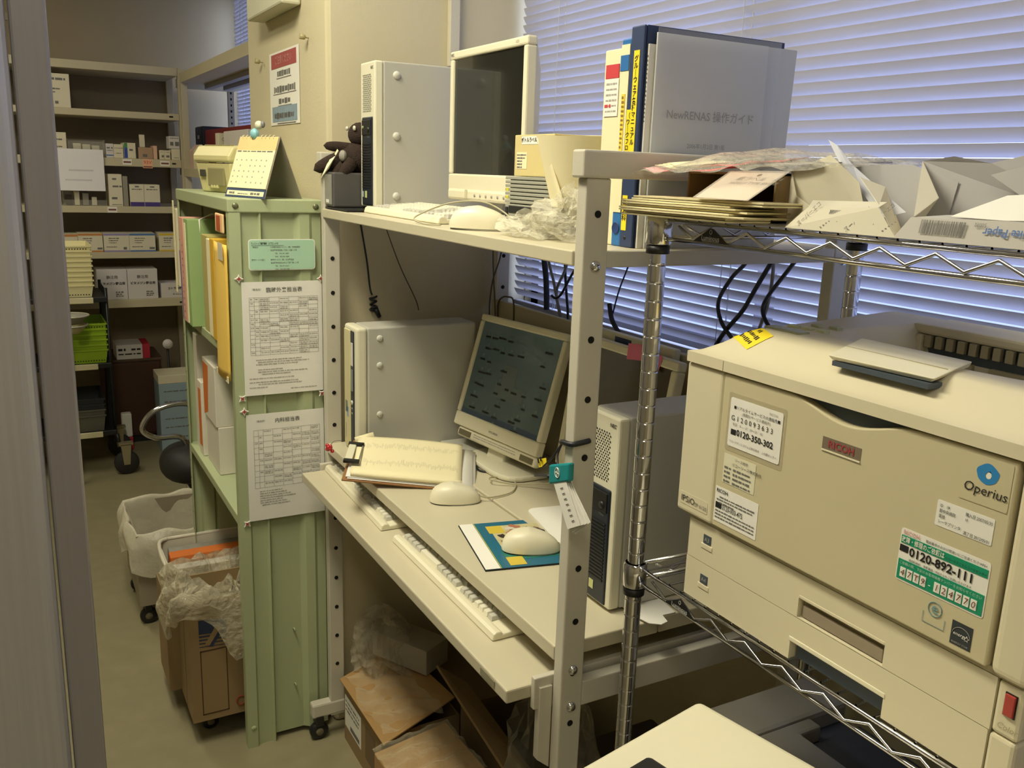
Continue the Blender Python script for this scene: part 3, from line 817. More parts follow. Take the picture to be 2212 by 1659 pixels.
# ---------------------------------------------------------------- binders and papers at the right end of the shelf
NAVY = M('binder_navy', (44, 60, 98), .5, var=.04); BLUE = M('binder_blue', (40, 110, 178), .45, var=.03)
YEL = M('label_yellow', (250, 224, 40), .6, var=0)
Zb = SHELFT + .0004
def vtext(s, parent, size, mat, mtx, **k):
    m = text('\n'.join(s), parent, size, mat, mtx, align='CENTER', **k)
    return m
wf = thing('box_file', 'white box file with a red tab, at the left end of the row of binders', 'file', (1.02, .2, Zb))
bx('case', wf, PAPERY, 1.000, 1.0455, .124, .36, Zb, 1.812, .002)
bx('spine_window', wf, M('tab_red', (206, 64, 70), .6), 1.006, 1.040, .1225, .1245, 1.770, 1.790, 0)
sl = build('spine_sheet', plate(MF(1.023, .1232, 1.742), .036, .055, .0004), PAPER, wf)
rnd = random.Random(6)
bars(sl, sum([words(-.014, .014, .02 - k * .008, .003, rnd, .004) for k in range(6)], []), INKL, MF(1.023, .1228, 1.742))
bars(sl, words(-.016, .0, -.012, .006, rnd, .006), M('tab_red', (206, 64, 70)), MF(1.023, .1226, 1.742))
bb = thing('blue_binder', 'bright blue ring binder with a white spine, left of the navy binder', 'binder', (1.058, .2, Zb))
bx('cover', bb, BLUE, 1.0470, 1.0700, .121, .36, Zb, 1.823, .002)
sp = bx('spine_insert', bb, PAPERY, 1.0482, 1.0690, .1198, .1212, 1.572, 1.815, 0)
bx('spine_band', bb, BLUE, 1.0482, 1.0690, .1190, .1197, 1.778, 1.800, 0)
bx('yellow_strip', bb, M('label_yellow2', (240, 216, 80), .6), 1.056, 1.064, .1188, .1197, 1.66, 1.745, 0)
bars(bb, sum([words(-.003, .003, .038 - k * .0065, .0035, rnd, .003) for k in range(12)], []), M('ink_brown', (150, 120, 40), .7), MF(1.060, .1186, 1.702))
build('finger_hole', MB().lathe((1.0585, .1205, 1.548), ((.0005, -.0008), (.0075, -.0008), (.0085, -.0016), (.0092, 0)), 18, ax='y'), M('hole_blue', (24, 58, 120), .5), bb)
nb = thing('navy_binder', 'thick navy binder with yellow label strips of black Japanese writing on its spine', 'binder', (1.087, .2, Zb))
bx('spine', nb, NAVY, 1.0715, 1.1030, .119, .124, Zb, 1.838, .002)
bx('cover', nb, NAVY, 1.1002, 1.1030, .1245, .392, Zb, 1.838, .001)
bx('cover', nb, NAVY, 1.0715, 1.0743, .1245, .37, Zb, 1.830, .001)
bx('pages', nb, PAPER, 1.0750, 1.0995, .130, .35, Zb + .004, 1.815, 0)
l1 = build('spine_label', plate(MF(1.0885, .1188, 1.733), .0135, .142, .0004), YEL, nb)
vtext('グル｜ウェア各種マニュアル', l1, .0098, INK, MF(1.0885, .1183, 1.7335), bold=.015)
l2 = build('spine_label', plate(MF(1.0770, .1187, 1.690), .0100, .064, .0005), YEL, nb)
vtext('（ワ｜クフロ', l2, .0092, INK, MF(1.0772, .1181, 1.690), bold=.015)
l3 = build('spine_label', plate(MF(1.0810, .1188, 1.572), .0125, .052, .0004), YEL, nb)
vtext('薬剤科', l3, .0115, INK, MF(1.0810, .1183, 1.576), bold=.01)
build('rivet', MB().lathe((1.085, .119, 1.535), ((.0005, -.001), (.0025, -.001), (.003, 0)), 10, ax='y'), BLACK, nb)
wb = thing('white_booklet', 'thin white booklet with small print on its spine, right of the navy binder', 'booklet', (1.1055, .2, Zb))
bx('cover', wb, PAPER, 1.1040, 1.1075, .126, .33, Zb, 1.812, .0005)
bars(wb, sum([words(-.0012, .0012, .05 - k * .006, .003, rnd, .002) for k in range(16)], []), INKG, MF(1.1058, .1258, 1.745))
ff = thing('frosted_folder', 'frosted clear folder holding a white guide booklet, front of the row of binders', 'folder', (1.113, .25, Zb))
bx('inner_sheet', ff, M('folder_white', (222, 224, 224), .7, var=.02), 1.1095, 1.1125, .136, .350, Zb, 1.828, .0005)
text('NewRENAS 操作ガイド', ff, .0168, M('ink_mist', (150, 152, 156), .8, var=0), MR(1.1130, .246, 1.7165), align='CENTER', bold=.01)
text('2006年1月2日 第1版', ff, .0085, M('ink_mist', (150, 152, 156)), MR(1.1130, .240, 1.673), align='CENTER', bold=.01)
build('front_sleeve', MB().hexa([(1.1165, .1335, Zb), (1.1172, .1335, Zb), (1.1172, .366, Zb), (1.1165, .366, Zb), (1.1165, .1335, 1.834), (1.1172, .1335, 1.834), (1.1172, .372, 1.834), (1.1165, .372, 1.834)]), film('sleeve_haze', (225, 227, 228), .10, .3), ff)
build('back_sleeve', MB().hexa([(1.108, .34, Zb), (1.1088, .34, Zb), (1.1088, .404, Zb), (1.108, .404, Zb), (1.108, .34, 1.828), (1.1088, .34, 1.828), (1.1088, .414, 1.828), (1.108, .414, 1.828)]), SLEEVE, ff)
# ================================================================ chrome wire rack
rack = thing('wire_rack', 'chrome wire rack carrying the laser printer and the opened paper reams', 'rack', (1.65, .29, 0))
RX, RY = (1.205, 2.105), (.09, .49)
def rpost(x, y):
    m = MB(); R = .0126
    prof = [(0.0005, .03), (R, .03)]
    z = .06
    while z < 1.575:
        prof += [(R, z - .0024), (R, z - .0013), (R - .0009, z - .0007), (R - .0009, z + .0007), (R, z + .0013), (R, z + .0024)]; z += .0254
    prof += [(R, 1.583), (.010, 1.587), (.0005, 1.588)]
    build('post', MB().lathe((x, y, 0), prof, 20), CHROME, rack)
    build('foot', MB().lathe((x, y, 0), ((.0005, 0), (.019, 0), (.017, .012), (.006, .014), (.006, .032)), 16), BLACK, rack)
for x in RX:
    for y in RY: rpost(x, y)
SH_Z = (1.5690, 1.0540, .20)
for si, z in enumerate(SH_Z):
    for x in RX:
        for y in RY:
            build('collar', MB().lathe((x, y, z - .034), ((.0155, 0), (.0185, .003), (.0180, .036), (.0155, .039)), 20), CHROME, rack)
            build('sleeve', MB().lathe((x, y, z - .046), ((.0128, 0), (.0165, 0), (.0165, .011), (.0128, .011)), 18), BLACK, rack)
    for y in RY:
        for dz in (0, -.0245):
            build('rail', MB().cyl((RX[0] + .014, y, z + dz), (RX[1] - .014, y, z + dz), .0030, n=10), CHROME, rack)
        for x in RX:
            s = .016 if x < 1.5 else -.016
            for dz in (0, -.0245):
                build('weld', MB().ball((x + s, y - .001, z + dz), .0048, n=10), CHROME, rack)
        pts = []; k = 0; x = RX[0] + .045
        while x < RX[1] - .03:
            pts.append((x, y - .003, z - (.0060 if k % 2 == 0 else .0205))); k += 1; x += .0325
        build('truss_rod', MB().tube(pts, .0021, 8, smooth=True), CHROME, rack)
    for x in RX:
        for dz in (0, -.0245):
            build('rail', MB().cyl((x, RY[0] + .014, z + dz), (x, RY[1] - .014, z + dz), .0030, n=10), CHROME, rack)
        pts = []; k = 0; y = RY[0] + .04
        while y < RY[1] - .03:
            pts.append((x, y, z - (.006 if k % 2 == 0 else .0205))); k += 1; y += .0325
        build('truss_rod', MB().tube(pts, .0021, 8), CHROME, rack)
    m = MB(); x = RX[0] + .03
    while x < RX[1] - .02:
        m.cyl((x, RY[0], z + .0035), (x, RY[1], z + .0035), .0015, n=6, cap=False); x += .0255
    build('grid_wire', m, CHROMED, rack, kind='stuff')
    for y in (.19, .29, .39):
        build('cross_wire', MB().cyl((RX[0], y, z), (RX[1], y, z), .0022, n=8), CHROMED, rack)
    # black maker badge set in the second triangle of the truss
    if si < 2:
        bxm = 1.3178; y = RY[0] - .0055
        bd = build('badge', MB().prism([(bxm - .0335, z - .0222), (bxm + .0335, z - .0222), (bxm + .003, z - .0045), (bxm - .003, z - .0045)], 'y', y, y + .0015), BLACK, rack)
        text('Luminous', bd, .0088, M('badge_silver', (190, 190, 186), .4), MF(bxm, y - .0003, z - .0168), align='CENTER', bold=.01)
        build('badge_ring', MB().tube([(bxm + .0022 * math.cos(a), y - .0004, z - .0088 + .0026 * math.sin(a)) for a in [i * math.pi / 6 for i in range(13)]], .0004, 5), M('badge_silver', (190, 190, 186)), bd)
        build('badge_wave', MB().tube([(bxm - .016 + i * .0008, y - .0003, z - .0206 + .0006 * math.sin(i * 1.6)) for i in range(41)], .0003, 4), M('badge_silver', (190, 190, 186)), bd)

# ================================================================ laser printer
pr = thing('laser_printer', 'large ivory laser printer with stickers on its front, on the chrome rack', 'printer', (1.55, .28, 1.059))
PB = M('printer_ivory', (222, 213, 184), .42, var=.015, bump=.04, bscale=1200)
PD = M('printer_door', (206, 196, 162), .45, var=.015, bump=.04, bscale=1200)
PS = M('printer_shade', (176, 166, 134), .5, var=.02)
PSL = M('printer_slate', (74, 84, 94), .5, var=.05)
PZ = 1.0592
bx('body', pr, PB, 1.298, 1.795, .100, .485, 1.182, 1.3888, .003)
bx('left_panel', pr, PB, 1.2935, 1.3655, .084, .30, 1.179, 1.3882, .005, seg=3)
bx('right_panel', pr, PB, 1.7585, 1.8005, .084, .46, 1.176, 1.3882, .010, seg=4)
# front door with the dipped top edge
top = [(1.3672, 1.3868), (1.470, 1.3868)]
for i in range(17):
    t = i / 16; x = 1.474 + (1.652 - 1.474) * t
    c = .5 - .5 * math.cos(2 * math.pi * t)
    top.append((x, 1.3868 - .0172 * c))
top += [(1.660, 1.3868), (1.7565, 1.3868)]
build('front_door', MB().prism([(1.3672, 1.1815)] + top + [(1.7565, 1.1815)], 'y', .0838, .0985), PD, pr, .0018)
bx('door_gap', pr, PSL, 1.45, 1.68, .0955, .1005, 1.365, 1.3885, 0)
bx('underside', pr, PS, 1.302, 1.79, .092, .47, 1.174, 1.1815, .001)
# top cover as a shaped surface with the paper-output recess
cv = MB()
X0, X1, Y0, Y1 = 1.2965, 1.8005, .0800, .4860
def sm(t): t = max(0, min(1, t)); return t * t * (3 - 2 * t)
def ztop(x, y):
    z = 1.4035 + .0345 * sm((y - Y0) / .080)
    # big soft chamfer at the left front corner
    c = (x - X0) / .062 + max(0, (y - .15)) / .34
    z = min(z, 1.4035 + .0350 * sm(c))
    # recess: rounded front edge, floor falling to the back
    yf = .178 + .030 * math.sin(min(1, max(0, (x - 1.40) / .36)) * math.pi) * -1 + .02
    if x > 1.392 and x < 1.792:
        d = min((x - 1.392) / .030, (y - yf) / .045)
        if d > 0 and y < .412:
            fl = 1.436 - .062 * sm((y - yf) / .20)
            z = z + (min(z, fl) - z) * sm(d)
    return z
NX, NY = 84, 68
cv.grid(lambda u, v: (X0 + (X1 - X0) * u, Y0 + (Y1 - Y0) * v, ztop(X0 + (X1 - X0) * u, Y0 + (Y1 - Y0) * v)), NX, NY)
for a in (0, 1):
    cv.grid(lambda u, v, a=a: (X0 + (X1 - X0) * u, (Y0, Y1)[a], 1.3895 + (ztop(X0 + (X1 - X0) * u, (Y0, Y1)[a]) - 1.3895) * v), NX, 2, smooth=False)
    cv.grid(lambda u, v, a=a: ((X0, X1)[a], Y0 + (Y1 - Y0) * u, 1.3895 + (ztop((X0, X1)[a], Y0 + (Y1 - Y0) * u) - 1.3895) * v), NY, 2, smooth=False)
cv.quad((X0, Y0, 1.3895), (X0, Y1, 1.3895), (X1, Y1, 1.3895), (X1, Y0, 1.3895))
build('top_cover', cv, PB, pr)
build('cover_seam', MB().slab((1.3660, .0796, 1.3895), (1.3668, .0796, 1.3895), (1.3668, .0796, 1.4030), (1.3660, .0796, 1.4030), .0005), PS, pr)
# rear bar over the paper exit, ribs and dark slot
bx('exit_bar', pr, PB, 1.390, 1.794, .404, .486, 1.4265, 1.4405, .004)
bx('exit_slot', pr, PSL, 1.400, 1.790, .4105, .414, 1.374, 1.4262, 0)
for k in range(22):
    x = 1.412 + k * .0170
    bx('exit_rib', pr, PS, x, x + .0105, .402, .4100, 1.4095, 1.4262, .001)
for k, (x0, x1) in enumerate(((1.425, 1.488), (1.512, 1.565), (1.60, 1.655), (1.69, 1.74))):
    bx('exit_guide', pr, PS, x0, x1, .4015, .4100, 1.383, 1.398, .001)
bx('exit_post', pr, PB, 1.402, 1.411, .398, .410, 1.378, 1.4262, .001)
# paper stop (hinged flap on the top)
build('paper_stop', MB().hexa([(1.512, .108, 1.4310), (1.634, .116, 1.4310), (1.624, .190, 1.4390), (1.484, .190, 1.4390),
                               (1.508, .104, 1.4365), (1.640, .112, 1.4365), (1.626, .192, 1.4460), (1.480, .192, 1.4460)]), IVORY, pr, .0015)
bx('stop_line', pr, PS, 1.497, 1.628, .1475, .1490, 1.4402, 1.4416, 0)
bx('stop_gap', pr, PSL, 1.513, 1.637, .1075, .13, 1.4250, 1.4306, 0)
# control keys and sticker on the left front
for k, (x, y) in enumerate(((1.352, .20), (1.372, .205), (1.392, .21), (1.36, .235), (1.382, .245))):
    bx('control_key', pr, M('key_greenish', (196, 200, 164), .5), x, x + .014, y, y + .012, ztop(x + .007, y + .006) - .002, ztop(x + .007, y + .006) + .0035, .001)
bx('display', pr, M('display_glass', (150, 152, 120), .25), 1.345, 1.405, .165, .186, ztop(1.375, .175) - .003, ztop(1.375, .175) + .0025, .001)
ys = []
ysq = [(1.323, .128), (1.372, .112), (1.386, .142), (1.338, .162)]
yn = build('sticker', MB().grid(lambda u, v: (lambda p: (p[0], p[1], ztop(p[0], p[1]) + .0009))(
    ((ysq[0][0] * (1 - u) + ysq[1][0] * u) * (1 - v) + (ysq[3][0] * (1 - u) + ysq[2][0] * u) * v,
     (ysq[0][1] * (1 - u) + ysq[1][1] * u) * (1 - v) + (ysq[3][1] * (1 - u) + ysq[2][1] * u) * v)), 12, 8), YEL, pr, label='yellow label with handwriting')
wr_ = MB(); rnd = random.Random(9)
for r in range(3):
    for k in range(9):
        u = .12 + k * .085; v = .78 - r * .27
        x = (ysq[0][0] * (1 - u) + ysq[1][0] * u) * (1 - v) + (ysq[3][0] * (1 - u) + ysq[2][0] * u) * v
        y = (ysq[0][1] * (1 - u) + ysq[1][1] * u) * (1 - v) + (ysq[3][1] * (1 - u) + ysq[2][1] * u) * v
        if r == 0 and k not in (4, 5): continue
        w = rnd.uniform(.0012, .0024); h = rnd.uniform(.0015, .003)
        wr_.add([(x - w, y - h, ztop(x - w, y - h) + .0016), (x + w * .3, y - h, ztop(x, y - h) + .0016), (x + w, y + h, ztop(x + w, y + h) + .0016), (x - w * .2, y + h, ztop(x, y + h) + .0016)], [(0, 1, 2, 3)])
build('lettering', wr_, INK, yn, kind='stuff')
# paper trays under the body
yT = .0925
def tray(x0, x1, z0, z1, nx0, nx1, nz0, nz1, hand):
    t = bx('paper_tray', pr, PD, x0, x1, yT + .012, .47, z0, z1, .001)
    n = 'tray_front'
    m = MB().box(x0, nx0, yT, yT + .011, z0, z1).box(nx1, x1, yT, yT + .011, z0, z1)
    if nz1 < z1: m.box(nx0, nx1, yT, yT + .011, nz1, z1)
    if nz0 > z0: m.box(nx0, nx1, yT, yT + .011, z0, nz0)
    build('tray_front', m, PB, t)
    return t
t1 = tray(1.3155, 1.7655, 1.1172, 1.1732, 1.518, 1.641, 1.1180, 1.1450, 0)
bx('handle_recess', t1, PS, 1.520, 1.639, yT + .0105, yT + .012, 1.119, 1.144, 0)
bx('paper_edge', t1, M('paper_grey', (150, 138, 118), .8, var=.1), 1.522, 1.637, yT + .004, yT + .0104, 1.119, 1.134, .001)
bx('handle_lip', t1, PB, 1.518, 1.641, yT - .0005, yT + .003, 1.1425, 1.147, .001)
t2 = tray(1.3145, 1.7645, PZ, 1.1162, 1.512, 1.648, PZ, 1.0850, 0)
bx('handle_recess', t2, PSL, 1.514, 1.646, yT + .0105, yT + .012, PZ + .001, 1.084, 0)
bx('handle_lip', t2, IVORY, 1.510, 1.650, yT - .001, yT + .002, 1.0835, 1.0895, .001)
bx('side_column', pr, PB, 1.7665, 1.7935, yT, .46, 1.1172, 1.1732, .004)
bx('side_column', pr, PB, 1.7655, 1.7925, yT, .46, PZ, 1.1162, .004)
for z0, s in ((1.146, 'A3'), (1.088, 'A4')):
    w = bx('size_window', pr, PSL, 1.346, 1.3605, yT - .0008, yT + .002, z0, z0 + .0125, 0)
    bx('size_ledge', pr, PB, 1.342, 1.364, yT - .0012, yT + .001, z0 - .008, z0 - .001, .0008)
    text(s, w, .0085, INKL, MF(1.3535, yT - .0010, z0 + .006), align='CENTER')
sw = bx('power_switch', pr, M('switch_red', (176, 66, 58), .4), 1.7765, 1.7865, yT - .0035, yT + .002, 1.1415, 1.1635, .001)
bx('switch_frame', pr, BLACK, 1.7755, 1.7875, yT - .001, yT + .001, 1.1405, 1.1645, 0)
text('Color', pr, .0085, PS, MF(1.772, yT - .0006, 1.1285), ital=.2)
# badge, logos, stickers on the door
yD = .0836
def stk(name, x0, x1, z0, z1, mat, r=.0015, lab=None, y=yD):
    o = build(name, plate(MF((x0 + x1) / 2, y, (z0 + z1) / 2), x1 - x0, z1 - z0, .0003, r), mat, pr)
    if lab: o['label'] = lab
    return o
bq = stk('name_badge', 1.5335, 1.5865, 1.3355, 1.3500, M('badge_metal', (150, 136, 116), .4, .4), 0)
bx('badge_edge', pr, IVORY, 1.5335, 1.5865, yD - .0012, yD, 1.3340, 1.3356, 0)
text('RICOH', bq, .0115, M('ricoh_red', (168, 66, 74), .5), MF(1.560, yD - .0005, 1.3430), align='CENTER', bold=.02, wide=1.02)
ip = stk('model_badge', 1.3005, 1.357, 1.191, 1.208, PB, .002, y=.0838)
text('IPSiO', ip, .0125, INK, MF(1.304, .0832, 1.1990))
text('SP 6120', ip, .0075, INKG, MF(1.332, .0832, 1.1975))
# Operius logo
op = stk('logo_sticker', 1.704, 1.7525, 1.3360, 1.3820, PD, .002)
lg = MB()
ring = [(1.7290 + .0112 * (1 + .05 * math.sin(5 * a)) * math.cos(a), yD - .0006, 1.3668 + .0098 * (1 + .05 * math.cos(4 * a)) * math.sin(a)) for a in [i * math.pi / 16 for i in range(32)]]
inn = [(1.7300 + .0032 * math.cos(a), yD - .0006, 1.3655 + .0034 * math.sin(a)) for a in [i * math.pi / 16 for i in range(32)]]
lg.add(ring + inn, [(i, (i + 1) % 32, 32 + (i + 1) % 32, 32 + i) for i in range(32)])
build('logo_ring', lg, M('logo_blue', (52, 136, 200), .5), op)
build('logo_drop', MB().add([(1.7300 + .0026 * math.cos(a) + .0008 * max(0, math.sin(a)), yD - .0006, 1.3652 + .0028 * math.sin(a) + .002 * max(0, math.sin(a)) ** 3) for a in [i * math.pi / 10 for i in range(20)]], [tuple(range(20))]), PAPER, op)
text('Operius', op, .0135, INK, MF(1.7290, yD - .0006, 1.3500), align='CENTER', ital=.12)
# service label (clear sleeve with white card)
stk('sleeve', 1.379, 1.4775, 1.290, 1.366, film('sleeve_clear', (222, 212, 180), .25, .2), .003)
s1 = stk('service_card', 1.3835, 1.4730, 1.2965, 1.3600, PAPER, .003, y=yD - .0005)
y = yD - .0010
text('■リアルタイムサービスの連絡先■', s1, .0050, INK, MF(1.4300, y, 1.3480), align='CENTER')
text('RICOH', s1, .0045, INKL, MF(1.4580, y, 1.3545), align='CENTER')
text('(時間外サービス連絡先)', s1, .0046, INKG, MF(1.4300, y, 1.3420), align='CENTER')
text('G 1 2 0 0 9 3 6 3 3', s1, .0092, INK, MF(1.3870, y, 1.3340), wide=1.02)
text('平日　9 — 17：30〜21：00', s1, .0044, INKG, MF(1.3900, y, 1.3260))
text('0120-350-302', s1, .0112, INK, MF(1.3985, y, 1.3165), bold=.02, wide=1.0)
bx('free_dial_mark', s1, INK, 1.3885, 1.3975, y - .0002, y, 1.3125, 1.3195, 0)
text('リコーテクノシステムズ株式会社　ふれ愛センター', s1, .0036, INKG, MF(1.4280, y, 1.3035), align='CENTER')
s2 = stk('lease_sticker', 1.380, 1.4370, 1.2460, 1.2850, M('sticker_ivory', (226, 222, 196), .6), .001)
text('リース物件', s2, .0048, INKG, MF(1.4120, yD - .0006, 1.2805), align='CENTER')
text('リコーリース株式会社', s2, .0052, INK, MF(1.3960, yD - .0006, 1.2735))
rows = []; rnd = random.Random(12)
for k in range(4):
    rows += words(-.026, -.013, .010 - k * .006 - .013, .003, rnd, .004) + words(-.010, .022, .010 - k * .006 - .013, .003, rnd, .004)
bars(s2, rows, INKG, MF(1.4085, yD - .0005, 1.2700))
s3 = stk('support_sticker', 1.3700, 1.4475, 1.1900, 1.2375, PAPER, .001)
text('RICOH', s3, .0068, INK, MF(1.3725, yD - .0006, 1.2325), bold=.015)
rows = []
for k, (a, b) in enumerate(((-.030, .034), (-.035, .030), (-.03, .0))):
    rows += words(a, b, .0105 - k * .004, .0020, rnd, .003)
for k in range(3):
    rows += words(-.036, .035, -.0090 - k * .0045, .0022, rnd, .003)
bars(s3, rows, INKG, MF(1.4088, yD - .0005, 1.2140))
bx('free_dial_mark', s3, INK, 1.3722, 1.3835, yD - .0006, yD - .0003, 1.2085, 1.2165, 0)
text('0120-000-475', s3, .0098, INK, MF(1.3850, yD - .0006, 1.2120), wide=.68, bold=.004)
s4 = stk('asset_sticker', 1.6830, 1.7430, 1.3000, 1.3265, PAPER, .0015)
for x, z, s in ((1.6865, 1.3215, 'ID　19'), (1.6865, 1.3160, '郡中央病院'), (1.6865, 1.3105, '薬局'), (1.6865, 1.3050, 'レーザプリンタ'), (1.7140, 1.3215, '購入日 2007/05/30'), (1.7140, 1.3160, '1F'), (1.7140, 1.3028, '満了日 2012/05/31')):
    text(s, s4, .0043, INK, MF(x, yD - .0006, z), wide=.82)
DG = M('sticker_green', (24, 146, 108), .5)
s5 = stk('repair_sticker', 1.6480, 1.7465, 1.2270, 1.2840, PAPER, .003)
z0 = 1.2555
text('RICOH', s5, .0062, M('ricoh_pale', (226, 168, 160), .6), MF(1.6510, yD - .0006, 1.2800), bold=.015)
text('電話番号のおかけ間違いにご注意ください', s5, .0034, INK, MF(1.6770, yD - .0006, 1.2795), wide=.95)
text('>PS<', s5, .0036, INK, MF(1.7400, yD - .0006, 1.2795), align='CENTER')
g1 = bx('green_band', s5, DG, 1.6495, 1.7450, yD - .0008, yD - .0003, 1.2680, 1.2765, 0)
text('故障・修理のご依頼は', s5, .0070, PAPER, MF(1.6505, yD - .0011, 1.2722), wide=.70, bold=.012)
text('リコーテクニカルコールセンター', s5, .0040, INK, MF(1.7005, yD - .0011, 1.2710), wide=.74)
bx('free_dial_mark', s5, INK, 1.6490, 1.6590, yD - .0008, yD - .0003, 1.2590, 1.2660, 0)
text('0120-892-111', s5, .0128, INK, MF(1.6605, yD - .0006, 1.2612), wide=1.0, bold=.028)
text('通話料無料　携帯電話・PHSからもご利用いただけます', s5, .0030, INK, MF(1.6610, yD - .0006, 1.2525), wide=.95)
bx('green_panel', s5, DG, 1.6495, 1.7450, yD - .0008, yD - .0003, 1.2290, 1.2505, 0)
text('ご依頼の際、下記のお客様機種ナンバーをお知らせください', s5, .0038, M('mint', (176, 220, 200), .6), MF(1.6975, yD - .0011, 1.2470), align='CENTER', wide=.9)
for i, chh in enumerate('47T9-124770'):
    x = 1.6565 + i * .00795
    if chh != '-':
        c_ = bx('digit_box', s5, PAPER, x - .0032, x + .0032, yD - .0013, yD - .0009, 1.2320, 1.2425, 0)
    text(chh, s5, .0095, M('ink_brown_pen', (110, 56, 40), .6) if chh != '-' else PAPER, MF(x, yD - .0017, 1.2372), align='CENTER', ital=.15)
# eco mark and energy star
ec = MB().tube([(1.6975 + .0075 * math.cos(a), yD - .0004, 1.2140 + .0075 * math.sin(a)) for a in [i * math.pi / 12 for i in range(25)]], .0005, 5)
BLG = M('eco_blue', (120, 156, 160), .6)
eo = build('eco_mark', ec, BLG, pr)
text('e', eo, .017, BLG, MF(1.6976, yD - .0003, 1.2150), align='CENTER', bold=.01)
build('eco_frame', MB().tube([(1.685, yD - .0004, 1.2075), (1.685, yD - .0004, 1.1965), (1.7095, yD - .0004, 1.1965), (1.7095, yD - .0004, 1.2075)], .0003, 5), BLG, eo)
es = stk('energy_label', 1.7175, 1.7395, 1.1885, 1.2130, M('star_dark', (52, 58, 62), .5), 0)
build('star_arc', MB().tube([(1.7285 + .0095 * math.cos(a), yD - .0006, 1.2000 + .0085 * math.sin(a)) for a in [i * math.pi / 12 for i in range(13)]], .0003, 4), INKL, es)
text('energy', es, .0052, PAPER, MF(1.7272, yD - .0006, 1.2010), align='CENTER', ital=.2)
star = [(1.7345 + (.0032 if k % 2 == 0 else .0014) * math.sin(k * math.pi / 5), yD - .0006, 1.1995 + (.0032 if k % 2 == 0 else .0014) * math.cos(k * math.pi / 5)) for k in range(10)]
build('star', MB().tube(star + [star[0]], .00025, 4), PAPER, es)
text('ENERGY STAR', es, .0028, INKL, MF(1.7285, yD - .0006, 1.1915), align='CENTER')
bx('floor_line', pr, PS, 1.704, 1.7525, yD - .0003, yD, 1.3355, 1.3360, 0)

# ================================================================ papers on the rack's top shelf
TZ = SH_Z[0] + .0052
cbx = thing('carton', 'open cardboard carton on the rack top, dark inside, under papers', 'box', (1.30, .27, TZ))
m = MB()
m.box(1.192, 1.362, .145, .40, TZ, TZ + .003).box(1.192, 1.362, .397, .40, TZ, 1.636).box(1.192, 1.195, .145, .40, TZ, 1.636).box(1.359, 1.362, .145, .40, TZ, 1.636).box(1.192, 1.362, .145, .40, 1.633, 1.636)
build('carton_wall', m, CARD, cbx)
EN = M('envelope_cream', (238, 228, 184), .8, var=.03); EN2 = M('envelope_shade', (214, 202, 160), .8, var=.03)
rnd = random.Random(15)
EORD = ('bottom', 'second lowest', 'third lowest', 'fourth lowest', 'middle', 'fourth from the top', 'third from the top', 'second from the top', 'topmost')
for k in range(9):
    e0 = 1.152 + rnd.uniform(-.006, .010) + (.018 if k > 6 else 0); e1 = 1.385 + rnd.uniform(-.02, .018) + (.02 if k > 6 else 0)
    y0 = .052 + rnd.uniform(-.006, .006) + .010 * k / 8; y1 = .138
    z = TZ + .0004 + k * .0030; dz = rnd.uniform(.0, .0015)
    e = tag(build('envelope', MB().hexa([(e0, y0, z), (e1, y0 + .006, z), (e1, y1, z), (e0, y1, z), (e0, y0, z + .0022), (e1, y0 + .006, z + .0022 + dz * .3), (e1, y1, z + .0022), (e0, y1, z + .0022 + dz * .3)]), (EN, EN2)[k % 3 == 2], None, .0005, 1),
            'cream envelope in the stack at the rack top edge, %s' % EORD[k], 'envelope', 'envelopes stacked on the rack top')
cd_ = thing('label_card', 'clear-sleeved card with handwriting propped on the envelopes before the carton', 'card', (1.35, .09, 1.59))
A, B_, C_, D_ = (1.312, .060, 1.6035), (1.402, .060, 1.6035), (1.391, .128, 1.6360), (1.296, .128, 1.6355)
A, B_, C_, D_ = map(Vector, (A, B_, C_, D_))
build('card', MB().slab(A, B_, C_, D_, .0010), M('card_pinkish', (240, 224, 206), .6), cd_)
ux = (B_ - A).normalized(); uy = (D_ - A); uy = (uy - ux * uy.dot(ux)).normalized(); un = ux.cross(uy)
cmx = Matrix(((ux.x, uy.x, un.x, A.x), (ux.y, uy.y, un.y, A.y), (ux.z, uy.z, un.z, A.z), (0, 0, 0, 1)))
bx_ = Matrix.Translation(Vector(un) * .0006)
text('紙ラベル　A4', cd_, .0125, INKG, bx_ @ cmx @ Matrix.Translation((.018, .055, 0)))
text('NOSUT TYPE S002用', cd_, .0090, INKG, bx_ @ cmx @ Matrix.Translation((.016, .043, 0)))
build('punch_hole', MB().add([bx_ @ cmx @ Vector((.045 + .0035 * math.cos(a), .067 + .0035 * math.sin(a), .0003)) for a in [i * math.pi / 6 for i in range(12)]], [tuple(range(12))]), M('hole_brown', (80, 56, 40), .8), cd_)
dsl = film('sleeve_clear2', (235, 225, 210), .12, .15)
build('sleeve', MB().slab(A - ux * .003 - uy * .003, B_ + ux * .006 - uy * .003, C_ + ux * .006 + uy * .004, D_ - ux * .003 + uy * .004, .0004).xf(Matrix.Translation(un * .0010)), dsl, cd_)
